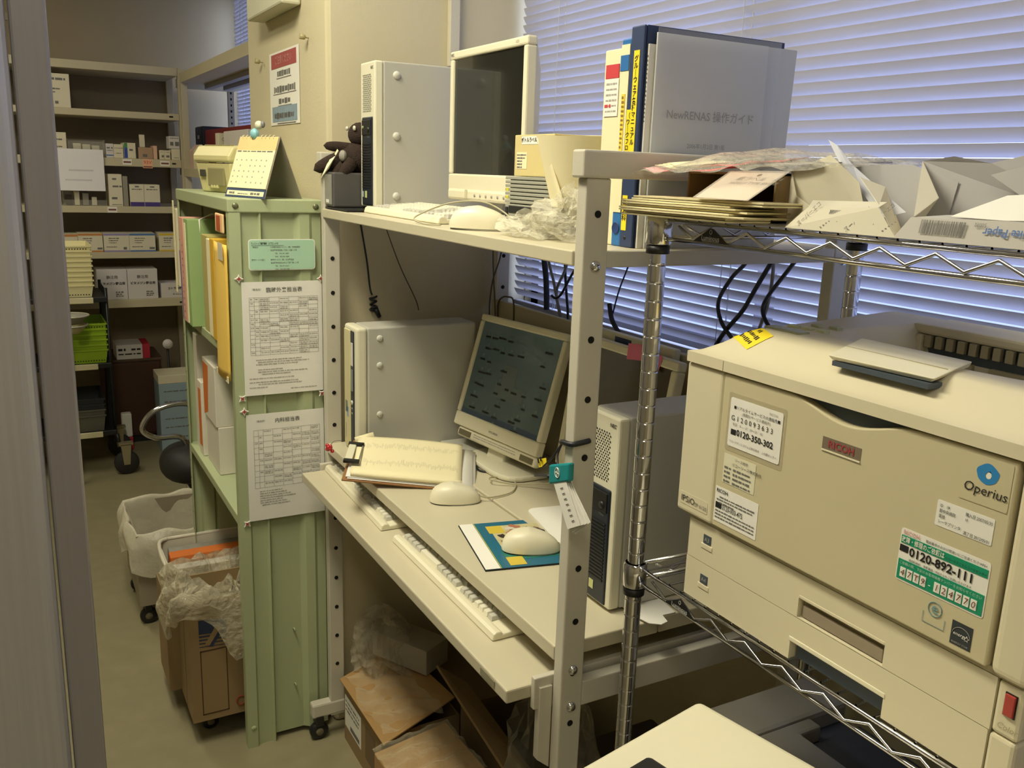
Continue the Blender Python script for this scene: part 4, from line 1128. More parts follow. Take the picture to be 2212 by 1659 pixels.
# clear bag of red and cream papers on top of the carton and beam
bag = thing('paper_bag_clear', 'clear plastic bag of cream and red papers on the carton, beside the grey beam', 'bag', (1.30, .17, 1.642))
def sheet3(name, pts, mat, parent, th=.0005, nu=6, nv=4, wob=.002, seed=1):
    rnd = random.Random(seed); a, b, c, d = map(Vector, pts)
    f1, f2 = rnd.uniform(3, 7), rnd.uniform(3, 7)
    def S(u, v):
        p = (a * (1 - u) + b * u) * (1 - v) + (d * (1 - u) + c * u) * v
        return p + Vector((0, 0, wob * math.sin(f1 * u + 1) * math.cos(f2 * v)))
    return build(name, MB().grid(S, nu, nv), mat, parent, solid=th)
RED = M('paper_red', (222, 62, 76), .7)
sheet3('paper_sheet', [(1.262, .125, 1.6420), (1.335, .125, 1.6480), (1.360, .20, 1.6560), (1.285, .20, 1.6480)], RED, bag, seed=2)
sheet3('paper_sheet', [(1.225, .108, 1.6340), (1.285, .108, 1.6385), (1.300, .15, 1.6430), (1.240, .15, 1.6400)], RED, bag, seed=3)
for k in range(4):
    sheet3('paper_sheet', [(1.172 + .004 * k, .100 + .004 * k, 1.6415 + .0012 * k), (1.238, .088, 1.6385 + .0012 * k), (1.27, .16, 1.6450 + .0012 * k), (1.19, .18, 1.6500 + .0012 * k)], PAPERY, bag, seed=4 + k, wob=.001)
sheet3('paper_sheet', [(1.165, .085, 1.6365), (1.205, .080, 1.6335), (1.22, .15, 1.641), (1.17, .16, 1.645)], M('paper_pink', (236, 150, 160), .7), bag, seed=9)
sheet3('paper_sheet', [(1.33, .15, 1.645), (1.42, .15, 1.650), (1.43, .27, 1.654), (1.33, .27, 1.658)], M('paper_taupe', (186, 178, 168), .7), bag, seed=10)
rnd = random.Random(31)
def bagtop(u, v):
    x = 1.160 + .300 * u; y = .070 + .24 * v
    h = math.sin(math.pi * min(1, u * 1.1)) ** .6 * math.sin(math.pi * v) ** .5 if 0 < u < .91 and 0 < v < 1 else 0
    z = 1.630 + .012 * u + .012 * v + .022 * h + .0030 * math.sin(17 * u + 5 * v) * math.cos(11 * v - 6 * u) + .0022 * math.sin(31 * u - 13 * v)
    return (x + .006 * math.sin(9 * v), y + .006 * math.sin(13 * u), z)
build('film', MB().grid(bagtop, 40, 24, smooth=False), BAGC, bag)
# opened ream wrappers
WRP = M('ream_paper', (232, 226, 206), .75, var=.02, trans=.18)
WRB = M('ream_paper_inside', (205, 203, 204), .8, var=.02, trans=.25)
def fold(name, pts, faces, mat, parent, th=.0006):
    return build(name, MB().add(pts, faces), mat, parent, solid=th)
r1 = thing('ream_wrapper', 'opened paper ream wrapper on the rack top, left one, slanted print', 'paper wrapper', (1.50, .14, TZ))
ST = SH_Z[0] + .0054
fold('back_panel', [(1.366, .165, ST), (1.366, .165, 1.6405), (1.430, .160, 1.6585), (1.478, .158, 1.628), (1.505, .150, ST)], [(0, 4, 3, 2, 1)], WRP, r1)
fold('front_panel', [(1.440, .088, ST), (1.594, .084, ST), (1.562, .092, 1.6030), (1.462, .098, 1.5985), (1.452, .115, 1.6060), (1.556, .112, 1.6085)], [(0, 1, 2, 3), (3, 2, 5, 4)], WRP, r1)
fold('left_flap', [(1.366, .165, ST), (1.440, .088, ST), (1.452, .112, 1.600), (1.366, .165, 1.6400), (1.392, .150, 1.61)], [(0, 1, 2, 4), (0, 4, 3)], WRP, r1)
fold('right_flap', [(1.594, .084, ST), (1.535, .170, ST), (1.500, .175, 1.624), (1.476, .16, 1.634), (1.556, .10, 1.605)], [(0, 1, 2, 4), (2, 3, 4)], WRP, r1)
fold('inner_panel', [(1.372, .215, ST), (1.560, .205, ST), (1.566, .21, 1.632), (1.50, .215, 1.650), (1.378, .22, 1.648)], [(0, 1, 2, 3, 4)], WRB, r1)
fold('torn_strip', [(1.387, .200, 1.6785), (1.405, .196, 1.672), (1.440, .188, 1.648), (1.512, .170, 1.612), (1.545, .158, 1.598), (1.520, .150, 1.590), (1.478, .165, 1.616), (1.428, .186, 1.642)], [(0, 1, 7), (1, 2, 6, 7), (2, 3, 6), (3, 4, 5, 6)], M('paper_bluewhite', (232, 234, 244), .75, trans=.3), r1)
def planar(A, ux, uy):
    ux = Vector(ux).normalized(); uy = Vector(uy); uy = (uy - ux * uy.dot(ux)).normalized(); un = ux.cross(uy)
    return Matrix.Translation(un * .0010) @ Matrix(((ux.x, uy.x, un.x, A[0]), (ux.y, uy.y, un.y, A[1]), (ux.z, uy.z, un.z, A[2]), (0, 0, 0, 1)))
fp = planar((1.440, .0877, ST), (.154, -.004, 0), (.0, .010, .027))
for x, y, s in ((.018, .004, .0085), (.088, .002, .0085), (.120, .012, .007)):
    text('スーパーエコ', r1, s, INKG, fp @ Matrix.Translation((x, y, 0)) @ Matrix.Rotation(math.radians(50), 4, 'Z'), wide=.7)
rnd = random.Random(19); rows = []
for x, y in ((.052, .004), (.072, .012), (.135, .006)):
    rows += [(x + .003 * k, x + .003 * k + .002, y + .0025 * k, .0012) for k in range(5)]
bars(r1, rows, INKG, fp)
bars(r1, [(.058 + .002 * k, .059 + .002 * k, .022, .005) for k in range(8)], INKG, fp)
tp = planar((1.520, .150, 1.590), (-.042, .015, .026), (.025, .008, .008))
text('スーパーエコ', r1, .0085, INKG, tp @ Matrix.Translation((.004, .006, 0)), wide=.8)
r2 = thing('ream_wrapper', 'opened paper ream wrapper with a barcode and blue print, right one', 'paper wrapper', (1.65, .14, TZ))
fold('left_flap', [(1.590, .0865, ST), (1.606, .092, 1.5965), (1.588, .150, 1.615), (1.514, .215, 1.654), (1.522, .205, ST)], [(0, 1, 2, 3, 4)], WRP, r2)
fold('back_panel', [(1.522, .207, ST), (1.514, .215, 1.654), (1.560, .205, 1.6590), (1.604, .205, 1.6520), (1.640, .205, 1.6600), (1.80, .205, 1.664), (1.80, .205, ST)], [(0, 6, 5, 4, 3, 2, 1)], WRB, r2)
fold('front_panel', [(1.590, .0850, ST), (1.860, .0830, ST), (1.860, .0890, 1.6000), (1.604, .0900, 1.5955), (1.860, .135, 1.6020), (1.612, .135, 1.5985)], [(0, 1, 2, 3), (3, 2, 4, 5)], M('ream_paper_front', (206, 202, 196), .75, trans=.1), r2)
q = planar((1.590, .0845, ST), (.27, -.002, 0), (.0, .005, .025))
rows = []; x = .029; rnd = random.Random(77)
while x < .076:
    w = rnd.choice((.0006, .0009, .0014)); rows.append((x, x + w, .0135, .0135)); x += w + rnd.choice((.0005, .0008, .0012))
bars(r2, rows, INKG, q, name='barcode')
text('White Paper', r2, .0105, M('print_blue', (88, 118, 176), .6), q @ Matrix.Translation((.150, .0130, 0)) @ Matrix.Rotation(math.pi, 4, 'Z'), bold=.02)
text('500枚', r2, .0050, INKG, q @ Matrix.Translation((.098, .0190, 0)) @ Matrix.Rotation(math.pi, 4, 'Z'))
fold('loose_sheet', [(1.640, .100, 1.5985), (1.672, .135, 1.6200), (1.760, .14, 1.628), (1.78, .10, 1.602), (1.70, .095, 1.598)], [(0, 4, 3, 2, 1)], PAPER, r2)
fold('loose_sheet', [(1.612, .195, 1.64), (1.70, .19, 1.662), (1.82, .19, 1.685), (1.83, .19, 1.62), (1.66, .19, 1.615)], [(0, 4, 3, 2, 1)], WRB, r2)
# ================================================================ green bookshelf
GX0, GX1, GY0, GY1, GZ = -.872, -.0977, -.2237, .0119, 1.540
gs = thing('green_bookshelf', 'pale green steel bookshelf with papers stuck on its end panel', 'bookshelf', (-.48, -.11, 0))
# end panels, pressed with vertical ribs: profile of (y, x offset)
def endpanel(x, side):
    pr_ = [(GY0, 0), (-.196, 0), (-.190, -.010), (-.152, -.010), (-.146, 0), (-.140, -.016), (-.060, -.016), (-.045, -.004), (-.020, -.004), (-.012, -.010), (GY1, -.010)]
    m = MB()
    for i in range(len(pr_) - 1):
        (a, da), (b, db) = pr_[i], pr_[i + 1]
        z0 = .0 if (a < -.14) else .018
        m.hexa([(x + side * da - .0016, a, z0), (x + side * da, a, z0), (x + side * db, b, z0), (x + side * db - .0016, b, z0),
                (x + side * da - .0016, a, GZ - .034), (x + side * da, a, GZ - .034), (x + side * db, b, GZ - .034), (x + side * db - .0016, b, GZ - .034)])
    return m
build('end_panel', endpanel(GX1, 1), GREEN, gs)
build('end_panel', endpanel(GX0 + .002, -1), GREEN, gs)
for x0, x1 in ((GX1 - .030, GX1 - .0017), (GX0 + .004, GX0 + .030)):
    bx('front_upright', gs, GREEN, x0, x1, GY0 - .0005, GY0 + .0015, .0, GZ - .034, 0)
m = MB().box(GX0 - .002, GX1 + .001, GY0 - .003, GY1 + .001, GZ - .034, GZ)
build('top', m, GREEN, gs, .003)
for z in (1.149, .698):
    bx('shelf', gs, GREEN, GX0 + .006, GX1 - .018, GY0, GY1 - .012, z - .026, z, .002)
bx('back', gs, GREEN, GX0 + .006, GX1 - .018, GY1 - .012, GY1 - .010, .65, GZ - .036, 0)
for y in (-.207, -.004):
    build('bolt', MB().lathe((GX1 + .001, y, GZ - .017), ((.0078, 0), (.0075, .002), (.004, .0038), (.0005, .0042)), 14, ax='x'), M('bolt_dull', (126, 128, 100), .4, .5), gs)
build('bolt', MB().lathe((GX1 + .0001, -.207, .062), ((.0078, 0), (.007, .002), (.0005, .003)), 14, ax='x'), GREEN, gs)
for z in (.34, .165):
    build('hook', MB().tube([(GX1 - .014, -.085, z), (GX1 - .006, -.084, z + .004), (GX1 - .003, -.082, z - .003), (GX1 - .012, -.080, z - .008)], .0022, 6), GREEN, gs)
m = MB()
for k in range(20):
    m.add([(GX0 + .012 + dx, GY0 - .0012, .20 + k * .062 + dz) for dx, dz in ((0, 0), (.008, 0), (.008, .004), (0, .004))], [(0, 1, 2, 3)])
build('slot_hole', m, HOLE, gs, kind='stuff')

# papers and sign on the end panel
PX_ = GX1 + .0008
def onpanel(name, label, cat, y0, y1, z0, z1, mat, r=0, t=.0006, group=None, x=PX_):
    t_ = thing(name, label, cat, (x, (y0 + y1) / 2, z0), 0, group)
    build('sheet', plate(MR(x, (y0 + y1) / 2, (z0 + z1) / 2), y1 - y0, z1 - z0, t, r), mat, t_)
    return t_
SIGN = M('sign_mint', (176, 214, 186), .5, var=.12, scale=5)
sg = thing('contact_sign', 'pale mint card with rounded corners and small contact print on the green panel', 'sign', (PX_, -.093, 1.36))
build('card', plate(MR(PX_, -.0935, 1.4015), .171, .078, .002, .008), PAPER, sg)
build('card_face', plate(MR(PX_ + .0021, -.0935, 1.4015), .167, .074, .0004, .007), SIGN, sg)
xx = PX_ + .0024
text('ワンストップ業務情報（エプロンメモ）', sg, .0064, INK, MR(xx, -.172, 1.4295), bold=.012, wide=.62)
bars(sg, [(-.0785, .004, .0235, .0007)], INK, MR(xx + .0002, -.0935, 1.4015))
for y, z, s in ((-.172, 1.4205, '（連絡先）'), (-.124, 1.4205, '三共株式会社ジャパン（株）中央営業所'), (-.124, 1.4125, '名古屋市中区錦１丁目２２番１５号'), (-.112, 1.4045, 'TEL　052-201-3800'), (-.112, 1.3965, 'FAX　052-201-3880'),
                (-.172, 1.3885, '保守サービス窓口'), (-.124, 1.3885, '保守サービス（株）名古屋支店'), (-.124, 1.3805, '名古屋市中区丸の内３丁目７番１５号'), (-.112, 1.3725, 'TEL　052-971-8101'), (-.112, 1.3645, 'FAX　052-238-1089')):
    text(s, sg, .0050, INKG, MR(xx, y, z), wide=.85, bold=.008)
def timetable(label, y0, z1, title, seed, rows_n, cols, zt, zb, notes):
    t_ = onpanel('timetable_sheet', label, 'paper', y0, y0 + .208, z1 - .297, z1, PAPER)
    sh = t_.children[0]
    x = PX_ + .0010; rnd = random.Random(seed)
    text(title, sh, .0135, INKG, MR(x, y0 + .108, z1 - .022), align='CENTER', bold=.012)
    text('（職員用）', sh, .0062, INKG, MR(x, y0 + .022, z1 - .020))
    L = []
    ya, yb = y0 + .018, y0 + .196
    n = rows_n
    zz = [z1 - zt - (zb - zt) * i / n for i in range(n + 1)]
    for z in zz: L.append((ya, yb, z, .0006))
    cw = [0, .07, .14] + [.14 + .86 * i / cols for i in range(1, cols + 1)]
    for c in cw:
        y = ya + (yb - ya) * c
        L.append((y - .0003, y + .0003, (zz[0] + zz[-1]) / 2, zz[0] - zz[-1]))
    bars(sh, [(a - y0, b - y0, z - z1, h) for a, b, z, h in L], INKG, MR(x, y0, z1), name='table_rule')
    R_ = []
    for i in range(n):
        for j in range(len(cw) - 1):
            k = rnd.choice((0, 1, 1, 2)) if j > 1 else rnd.choice((0, 1))
            for q in range(k):
                a = ya + (yb - ya) * cw[j] + .002; b = ya + (yb - ya) * cw[j + 1] - .002
                R_ += words(a - y0, b - y0, (zz[i] - .004 - q * .0045) - z1, .0024, rnd, .004)
    for z, a, b in notes:
        R_ += words(a, b, -z, .0026, rnd, .0045)
    bars(sh, R_, INKL, MR(x + .0002, y0, z1))
    return t_
timetable('white timetable sheet on the green panel, upper one, titled 医局外来担当表', -.199, 1.333, '臨時外来担当表', 41, 14, 6, .040, .190,
          [(.203, .03, .15), (.209, .035, .17), (.215, .03, .14), (.229, .035, .10), (.235, .035, .165), (.241, .045, .12), (.252, .012, .13), (.262, .012, .14), (.268, .035, .15), (.276, .012, .06), (.284, .12, .19)])
timetable('white timetable sheet on the green panel, lower one, titled 内科担当表', -.199, .985, '内科担当表', 42, 10, 6, .044, .205,
          [(.215 + .0065 * k, .03, .09 + .012 * ((k * 5) % 4)) for k in range(6)] + [(.254, .035, .11)])
def star4(y, z, r, rot_, lab):
    x = PX_ + .001
    pts = []
    for k in range(8):
        a = math.pi / 4 * k + rot_; q = r if k % 2 == 0 else r * .42
        pts.append((q * math.cos(a), q * math.sin(a)))
    t_ = thing('star_magnet', lab, 'magnet', (x, y, z))
    mm = MB().prism(pts, 'z', 0, .003).xf(MR(x, y, z)); build('body', mm, PAPER, t_, .0008, 1)
    build('red_star', MB().prism([(a * .55, b * .55) for a, b in pts], 'z', 0, .0006).xf(MR(x + .0031, y, z)), M('magnet_red', (168, 70, 62), .6), t_)
star4(-.205, 1.342, .0125, 0, 'star magnet above the left corner of the upper timetable sheet')
star4(-.207, 1.031, .0125, math.pi / 4, 'red star magnet at the lower left corner of the upper timetable')
star4(-.203, .996, .0125, 0, 'red star magnet above the lower timetable sheet, just under another one')
star4(-.206, .684, .0125, math.pi / 4, 'red star magnet at the lower left corner of the lower timetable')
star4(.006, 1.338, .0115, 0, 'star magnet at the right top corner of the upper timetable')
star4(.004, 1.027, .0115, math.pi / 4, 'star magnet at the right lower corner of the upper timetable')

# files on the upper green shelf (spines face -Y)
S1 = 1.1495
def book(name, label, x0, x1, y0, z1, mat, cat='folder', d=.20, lean=0.0, z0=S1):
    t_ = thing(name, label, cat, ((x0 + x1) / 2, y0 + d / 2, z0))
    dx = lean
    build('cover', MB().hexa([(x0, y0, z0), (x1, y0, z0), (x1, y0 + d, z0), (x0, y0 + d, z0), (x0 + dx, y0, z1), (x1 + dx, y0, z1), (x1 + dx, y0 + d, z1), (x0 + dx, y0 + d, z1)]), mat, t_, .0015)
    return t_
book('purple_book', 'thin purple book leaning at the far end of the green shelf', -.692, -.676, -.250, 1.36, M('book_purple', (116, 96, 136), .6), lean=-.018)
pf = book('pink_file', 'pink file with white label marks leaning in the green shelf', -.672, -.602, -.250, 1.462, M('file_pink', (226, 170, 150), .7, var=.08), lean=-.024)
gb = book('green_file', 'wide green file box leaning beside the pink file', -.594, -.532, -.250, 1.462, M('file_green', (150, 178, 116), .6), lean=-.012)
bx('spine_edge', gb, PAPERY, -.597, -.575, -.2520, -.2502, 1.155, 1.45, 0)
rnd = random.Random(51)
bars(pf, sum([words(-.005, .005, .05 - k * .02, .006, rnd, .005) for k in range(12)], []), INKG, MF(-.648, -.2508, 1.33))
book('brown_book', 'slim brown-spined book next to the green file', -.52, -.505, -.215, 1.40, M('book_brown', (120, 72, 54), .7), lean=-.01)
book('olive_file', 'tall olive card file beside the slim brown book', -.49, -.405, -.221, 1.425, M('file_olive', (184, 172, 104), .7), lean=-.006)
book('cream_file', 'cream file with a rounded corner, left of the yellow envelope', -.395, -.345, -.226, 1.42, PAPERY, lean=-.004)
book('yellow_folder', 'deep yellow folder behind the bright yellow envelope', -.335, -.285, -.228, 1.425, M('file_amber', (222, 176, 52), .6), lean=-.004)
ye = thing('yellow_envelope', 'tall bright yellow envelope hanging over the shelf edge by the green panel', 'envelope', (-.20, -.235, 1.09))
build('envelope', MB().grid(lambda u, v: (-.268 + .152 * u + .010 * math.sin(v * 2), -.2305 - .010 * math.sin(math.pi * u) * (1 - v * .5), 1.075 + .350 * v), 10, 14), M('envelope_yellow', (246, 206, 100), .7, var=.04), ye, solid=.003)
bx('tape', ye, film('tape_clear', (235, 230, 210), .4, .3), -.175, -.118, -.2385, -.2375, 1.385, 1.428, 0)
bx('hem', ye, PAPERY, -.262, -.12, -.2360, -.2340, 1.068, 1.084, 0)
tgx = thing('orange_tag', 'small orange and cream clip tag at the top corner of the green shelf', 'tag', (-.16, -.228, 1.43))
bx('tag', tgx, M('tag_cream', (244, 200, 150), .5), -.215, -.125, -.2345, -.2285, 1.452, 1.500, .004)
bx('tag_print', tgx, M('tag_orange', (186, 92, 52), .5), -.195, -.150, -.2355, -.2347, 1.457, 1.495, .002)
wire = thing('wire_divider', 'thin white wire book divider at the top of the green shelf', 'book divider', (-.45, -.1, 1.15))
build('wire', MB().tube([(-.545, -.06, 1.152), (-.545, -.06, 1.468), (-.545, -.18, 1.478), (-.545, -.215, 1.462), (-.545, -.218, 1.152)], .0025, 6), PAPER, wire)
gd = thing('grey_file', 'white file edge standing outside the far end of the green shelf', 'file', (-.93, -.20, 1.15))
bx('cover', gd, M('file_white', (214, 206, 178), .6), -.96, -.905, -.225, -.03, 1.22, 1.475, .004)
bx('strap', gd, PAPERY, -.955, -.93, -.2275, -.2255, 1.20, 1.50, .001)
# lower green shelf: white boxes with orange print
S2 = .6985
ORG = M('print_orange', (222, 120, 50), .6, var=.1)
WB = M('carton_white', (226, 220, 204), .65, var=.03)
def wbox(label, x0, x1, y0, y1, z0, z1, band=True):
    t_ = thing('white_carton', label, 'box', ((x0 + x1) / 2, (y0 + y1) / 2, z0), 0, 'white cartons on the green shelf')
    bx('carton', t_, WB, x0, x1, y0, y1, z0, z1, .002)
    return t_
b1 = wbox('white carton with an orange print patch on the lower green shelf, upper one', -.665, -.478, -.205, -.015, S2 + .150, S2 + .335)
build('orange_print', MB().slab((-.660, -.2056, .85), (-.60, -.2056, .87), (-.575, -.2056, 1.02), (-.660, -.2056, 1.02), .0005), ORG, b1)
bx('orange_stripe', b1, ORG, -.66, -.485, -.16, -.10, S2 + .3352, S2 + .3358, 0)
bx('orange_stripe', b1, ORG, -.4778, -.4772, -.16, -.10, S2 + .320, S2 + .3350, 0)
b2 = wbox('white carton on the lower green shelf, under the one with orange print', -.660, -.474, -.200, -.015, S2 + .0004, S2 + .1495)
wbox('tall narrow white carton at the far end of the lower green shelf', -.82, -.76, -.205, -.02, S2 + .0004, S2 + .385)
b3 = wbox('slim white carton with an orange side beside the tall narrow carton', -.745, -.685, -.210, -.02, S2 + .0004, S2 + .245)
bx('orange_stripe', b3, ORG, -.735, -.695, -.2106, -.2101, S2 + .03, S2 + .22, 0)

# ---------------------------------------------------------------- on top of the green shelf
TZg = GZ + .0004
cal = thing('desk_calendar', 'desk calendar with a tan heading and a navy foot strip on the green shelf', 'calendar', (-.165, -.13, TZg))
def V3(*a): return Vector(a)
# the front board leans back; its foot runs from (-.249,-.202) to (-.09,-.139)
f0, f1 = V3(-.245, -.200, TZg), V3(-.085, -.138, TZg)
bk = V3(-.105, .170, 0).normalized()
tilt = bk * .062 + V3(0, 0, .155)
up = tilt.normalized(); ru = (f1 - f0).normalized(); nn = ru.cross(up)
CM = Matrix(((ru.x, up.x, nn.x, f0.x), (ru.y, up.y, nn.y, f0.y), (ru.z, up.z, nn.z, f0.z), (0, 0, 0, 1)))
cw_, chh_ = (f1 - f0).length, tilt.length
def cpl(name, x0, x1, y0, y1, z, mat, t=.0006):
    return build(name, MB().box(x0, x1, y0, y1, z, z + t).xf(CM), mat, cal)
cpl('board', 0, cw_, 0, chh_, -.002, M('board_grey', (160, 154, 136), .7), .0018)
cpl('foot_strip', 0, cw_, 0, .024, .0002, M('strip_navy', (54, 70, 100), .5))
cpl('foot_panel', .006, cw_ - .006, .005, .0175, .0010, PAPERY)
pg = cpl('page', .002, cw_ - .002, .025, chh_ - .040, .0010, PAPERY, .0012)
hd_ = cpl('heading', .002, cw_ - .002, chh_ - .040, chh_ - .003, .0010, M('heading_tan', (226, 200, 140), .7, var=.08, scale=30), .0012)
rnd = random.Random(61)
rows = [(.012 + .0215 * j, .017 + .0215 * j, .040 + .015 * i, .004) for i in range(5) for j in range(7) if rnd.random() < .8]
bars(pg, rows, INKL, CM @ Matrix.Translation((0, 0, .0022)))
bars(pg, words(.008, cw_ - .008, chh_ - .043, .004, rnd, .012), INKG, CM @ Matrix.Translation((0, 0, .0022)))
bars(cal, words(.016, .040, .011, .006, rnd, .006) + words(.11, .15, .011, .006, rnd, .006) + words(.055, .1, .0095, .003, rnd, .004), INKG, CM @ Matrix.Translation((0, 0, .0017)))
g2 = f0 + bk * .135; g3 = f1 + bk * .135
tl, tr_ = f0 + tilt, f1 + tilt
build('back_leaf', MB().add([g2, g3, tr_, tl], [(0, 1, 2, 3)]), M('board_grey', (160, 154, 136)), cal, solid=.0015)
for k in range(9):
    if 3 <= k <= 4: continue
    c = CM @ Vector((.018 + k * .0165, chh_, 0))
    build('binding_ring', MB().tube([c + (up * math.cos(a) + nn * math.sin(a)) * .0055 - up * .004 for a in [i * math.pi / 5 for i in range(10)]], .0009, 5), PAPERY, cal)
# small bird-like clip figure sitting on the calendar (a plain pale blue clip)
cf = thing('figure_clip', 'tiny pale blue and white figure clipped on top of the calendar', 'clip figure', CM @ Vector((.062, chh_ - .01, .002)))
c0 = CM @ Vector((.066, chh_ + .004, .004))
build('body', MB().ball(c0, .013, .012, .014, 12), M('clip_blue', (140, 196, 206), .4), cf)
build('head', MB().ball(c0 + V3(.006, .010, .022), .011, .011, .011, 12), M('clip_white', (222, 220, 196), .5, var=.2, scale=200), cf)
build('ear', MB().ball(c0 + V3(.014, .018, .024), .006, .006, .009, 10), M('clip_grey', (130, 130, 128), .5), cf)
build('foot', MB().cyl(c0 + V3(-.002, -.002, -.010), c0 + V3(-.004, -.006, -.030), .0016, n=6).cyl(c0 + V3(.006, .002, -.010), c0 + V3(.006, -.002, -.030), .0016, n=6), M('clip_brown', (150, 110, 70), .5), cf, kind='stuff')

lp = thing('label_printer', 'old ivory label printer behind the calendar on the green shelf', 'printer', (-.585, -.095, TZg), math.radians(20))
YI = M('plastic_yellowed', (214, 206, 152), .5, var=.03)
build('base', MB().hexa([(-.10, -.085, .0004), (.10, -.085, .0004), (.10, .085, .0004), (-.10, .085, .0004), (-.115, -.10, .105), (.115, -.10, .105), (.115, .10, .105), (-.115, .10, .105)]), YI, lp, .006, local=True)
build('lid', MB().prism([(-.108, .107), (-.108, .130), (-.085, .165), (.075, .172), (.105, .145), (.105, .107)], 'x', -.120, .120), YI, lp, .010, 3, local=True)
bx('lid_slot', lp, M('slot_olive', (150, 144, 98), .6), -.085, .085, -.078, -.060, .1655, .1690, .002, local=True)
bx('exit_opening', lp, M('opening_olive', (140, 134, 96), .7), -.03, .075, -.1025, -.09, .022, .088, .004, local=True)
bx('size_window', lp, M('window_grey', (70, 68, 60), .5), -.085, -.052, -.1015, -.094, .055, .080, .002, local=True)
for k in range(3):
    bx('exit_tooth', lp, YI, -.005 + k * .018, .003 + k * .018, -.106, -.095, .016, .026, .001, local=True)

lp.scale = (.80, .80, .80)
# ================================================================ far racks
FX = -3.2
fr = thing('steel_rack', 'tall beige steel rack of medicine cartons along the far wall', 'rack', (-3.42, -.5, 0))
SZ = ((2.119, 2.077), (1.877, 1.843), (1.631, 1.588), (1.374, 1.338), (1.125, 1.090), (.860, .814))
for a, b in SZ:
    bx('shelf_board', fr, SHELF, -3.64, FX, -1.30, .168, b, a, .002)
for y0, y1 in ((.169, .206), (-1.335, -1.301)):
    for x0, x1 in ((FX - .036, FX + .002), (-3.65, -3.615)):
        bx('post', fr, SHELF, x0, x1, y0, y1, 0, 2.12, .002)
bx('back_panel', fr, RACKBK, -3.655, -3.652, -1.33, .20, .10, 2.10, 0)
for z, y in ((1.861, .125), (1.610, .128), (.835, .130)):
    build('slot_clip', MB().box(FX, FX + .002, y - .010, y + .010, z - .004, z + .004), HOLE, fr)
def rlabel(y0, y1, z0, z1, col, ink, txt=None):
    o = build('shelf_label', plate(MR(FX + .0006, (y0 + y1) / 2, (z0 + z1) / 2), y1 - y0, z1 - z0, .001), col, fr)
    if txt:
        text(txt, o, (z1 - z0) * .55, ink, MR(FX + .0020, (y0 + y1) / 2, (z0 + z1) / 2 + .006), align='CENTER')
        bars(o, [(-.022, .022, -.017, .006)], M('label_brown', (120, 70, 56), .7), MR(FX + .0022, (y0 + y1) / 2, (z0 + z1) / 2))
    else:
        bars(o, [(-(y1 - y0) * .4, (y1 - y0) * .4, 0, .009)], M('label_brown', (120, 70, 56), .7), MR(FX + .0018, (y0 + y1) / 2, (z0 + z1) / 2))
rlabel(-.137, -.090, 1.596, 1.626, PAPER, INK)
rlabel(.055, .105, 1.596, 1.624, PAPER, INK)
rlabel(-.228, -.180, 1.340, 1.371, PAPER, INK)
rlabel(-.035, .015, 1.582, 1.630, M('label_peach', (240, 186, 150), .7), M('label_red', (200, 90, 80), .7), '93V')

CW = M('carton_medicine', (222, 214, 188), .7, var=.03)
CWL = M('carton_lilac', (214, 208, 206), .7, var=.03)
PURP = M('band_purple', (72, 56, 130), .6); YB = M('band_yellow', (216, 184, 50), .6); OB = M('band_orange', (196, 130, 70), .6); BB = M('band_blue', (84, 120, 170), .6); LB = M('band_lilac', (150, 140, 186), .6)
G_ = 'medicine cartons on the far rack'
def carton(label, y0, y1, z0, z1, d=.16, mat=None, x=FX - .006, marks=None, band=None, band2=None, seed=0):
    t_ = thing('medicine_carton', label, 'box', (x - d / 2, (y0 + y1) / 2, z0 + .0005), 0, G_)
    bx('carton', t_, mat or CW, x - d, x, y0, y1, z0 + .0005, z1, .0015)
    if band: bx('colour_band', t_, band[0], x, x + .0006, y0 + .001, y1 - .001, z0 + .001 + band[1] * (z1 - z0), z0 + band[2] * (z1 - z0), 0)
    if band2: bx('colour_band', t_, band2[0], x, x + .0006, y0 + .001, y1 - .001, z0 + .001 + band2[1] * (z1 - z0), z0 + band2[2] * (z1 - z0), 0)
    if marks:
        rnd = random.Random(seed + int(1000 * abs(y0))); w = y1 - y0; h = z1 - z0; R_ = []
        for fy, fx0, fx1, fh in marks:
            R_ += words((fx0 - .5) * w, (fx1 - .5) * w, (fy - .5) * h, fh * h, rnd, fh * h * 1.2)
        bars(t_, R_, INKG, MR(x + .0009, (y0 + y1) / 2, (z0 + z1) / 2))
    return t_
T1 = [(.84, .55, .92, .07), (.55, .12, .8, .05), (.45, .2, .7, .04), (.15, .1, .75, .10)]
z = SZ[1][0]; carton('white carton alone on the upper far rack shelf, beside the cabinet edge', -.60, -.369, z, 2.046, marks=T1, seed=1)
z = SZ[2][0]
carton('tall pale carton on the third far shelf, beside the cabinet edge', -.50, -.404, z, 1.752, marks=[(.7, .2, .8, .06), (.4, .2, .8, .05)], seed=2)
carton('carton with a black oval and blue foot, right of the acrylic tray', -.215, -.178, z, 1.705, mat=CWL, marks=[(.7, .1, .9, .14), (.52, .1, .9, .05)], band=(BB, .12, .22), seed=3)
carton('small white carton with a dark seam, left of the green and blue one', -.177, -.129, z, 1.703, marks=[(.72, .05, .95, .04), (.35, .2, .8, .05)], seed=4)
c_ = carton('white carton with a green and blue edge on the third far shelf', -.125, -.066, z, 1.713, marks=[(.55, .45, .75, .16)], seed=5)
bx('blue_edge', c_, M('edge_blue', (44, 74, 168), .6), FX - .0060, FX - .0052, -.124, -.108, z + .002, z + .055, 0)
bx('green_edge', c_, M('edge_green', (70, 140, 84), .6), FX - .0060, FX - .0052, -.124, -.108, z + .055, 1.712, 0)
carton('slim dark-edged carton right of the green and blue one', -.064, -.056, z, 1.712, mat=M('carton_dark', (60, 54, 46), .7), seed=6)
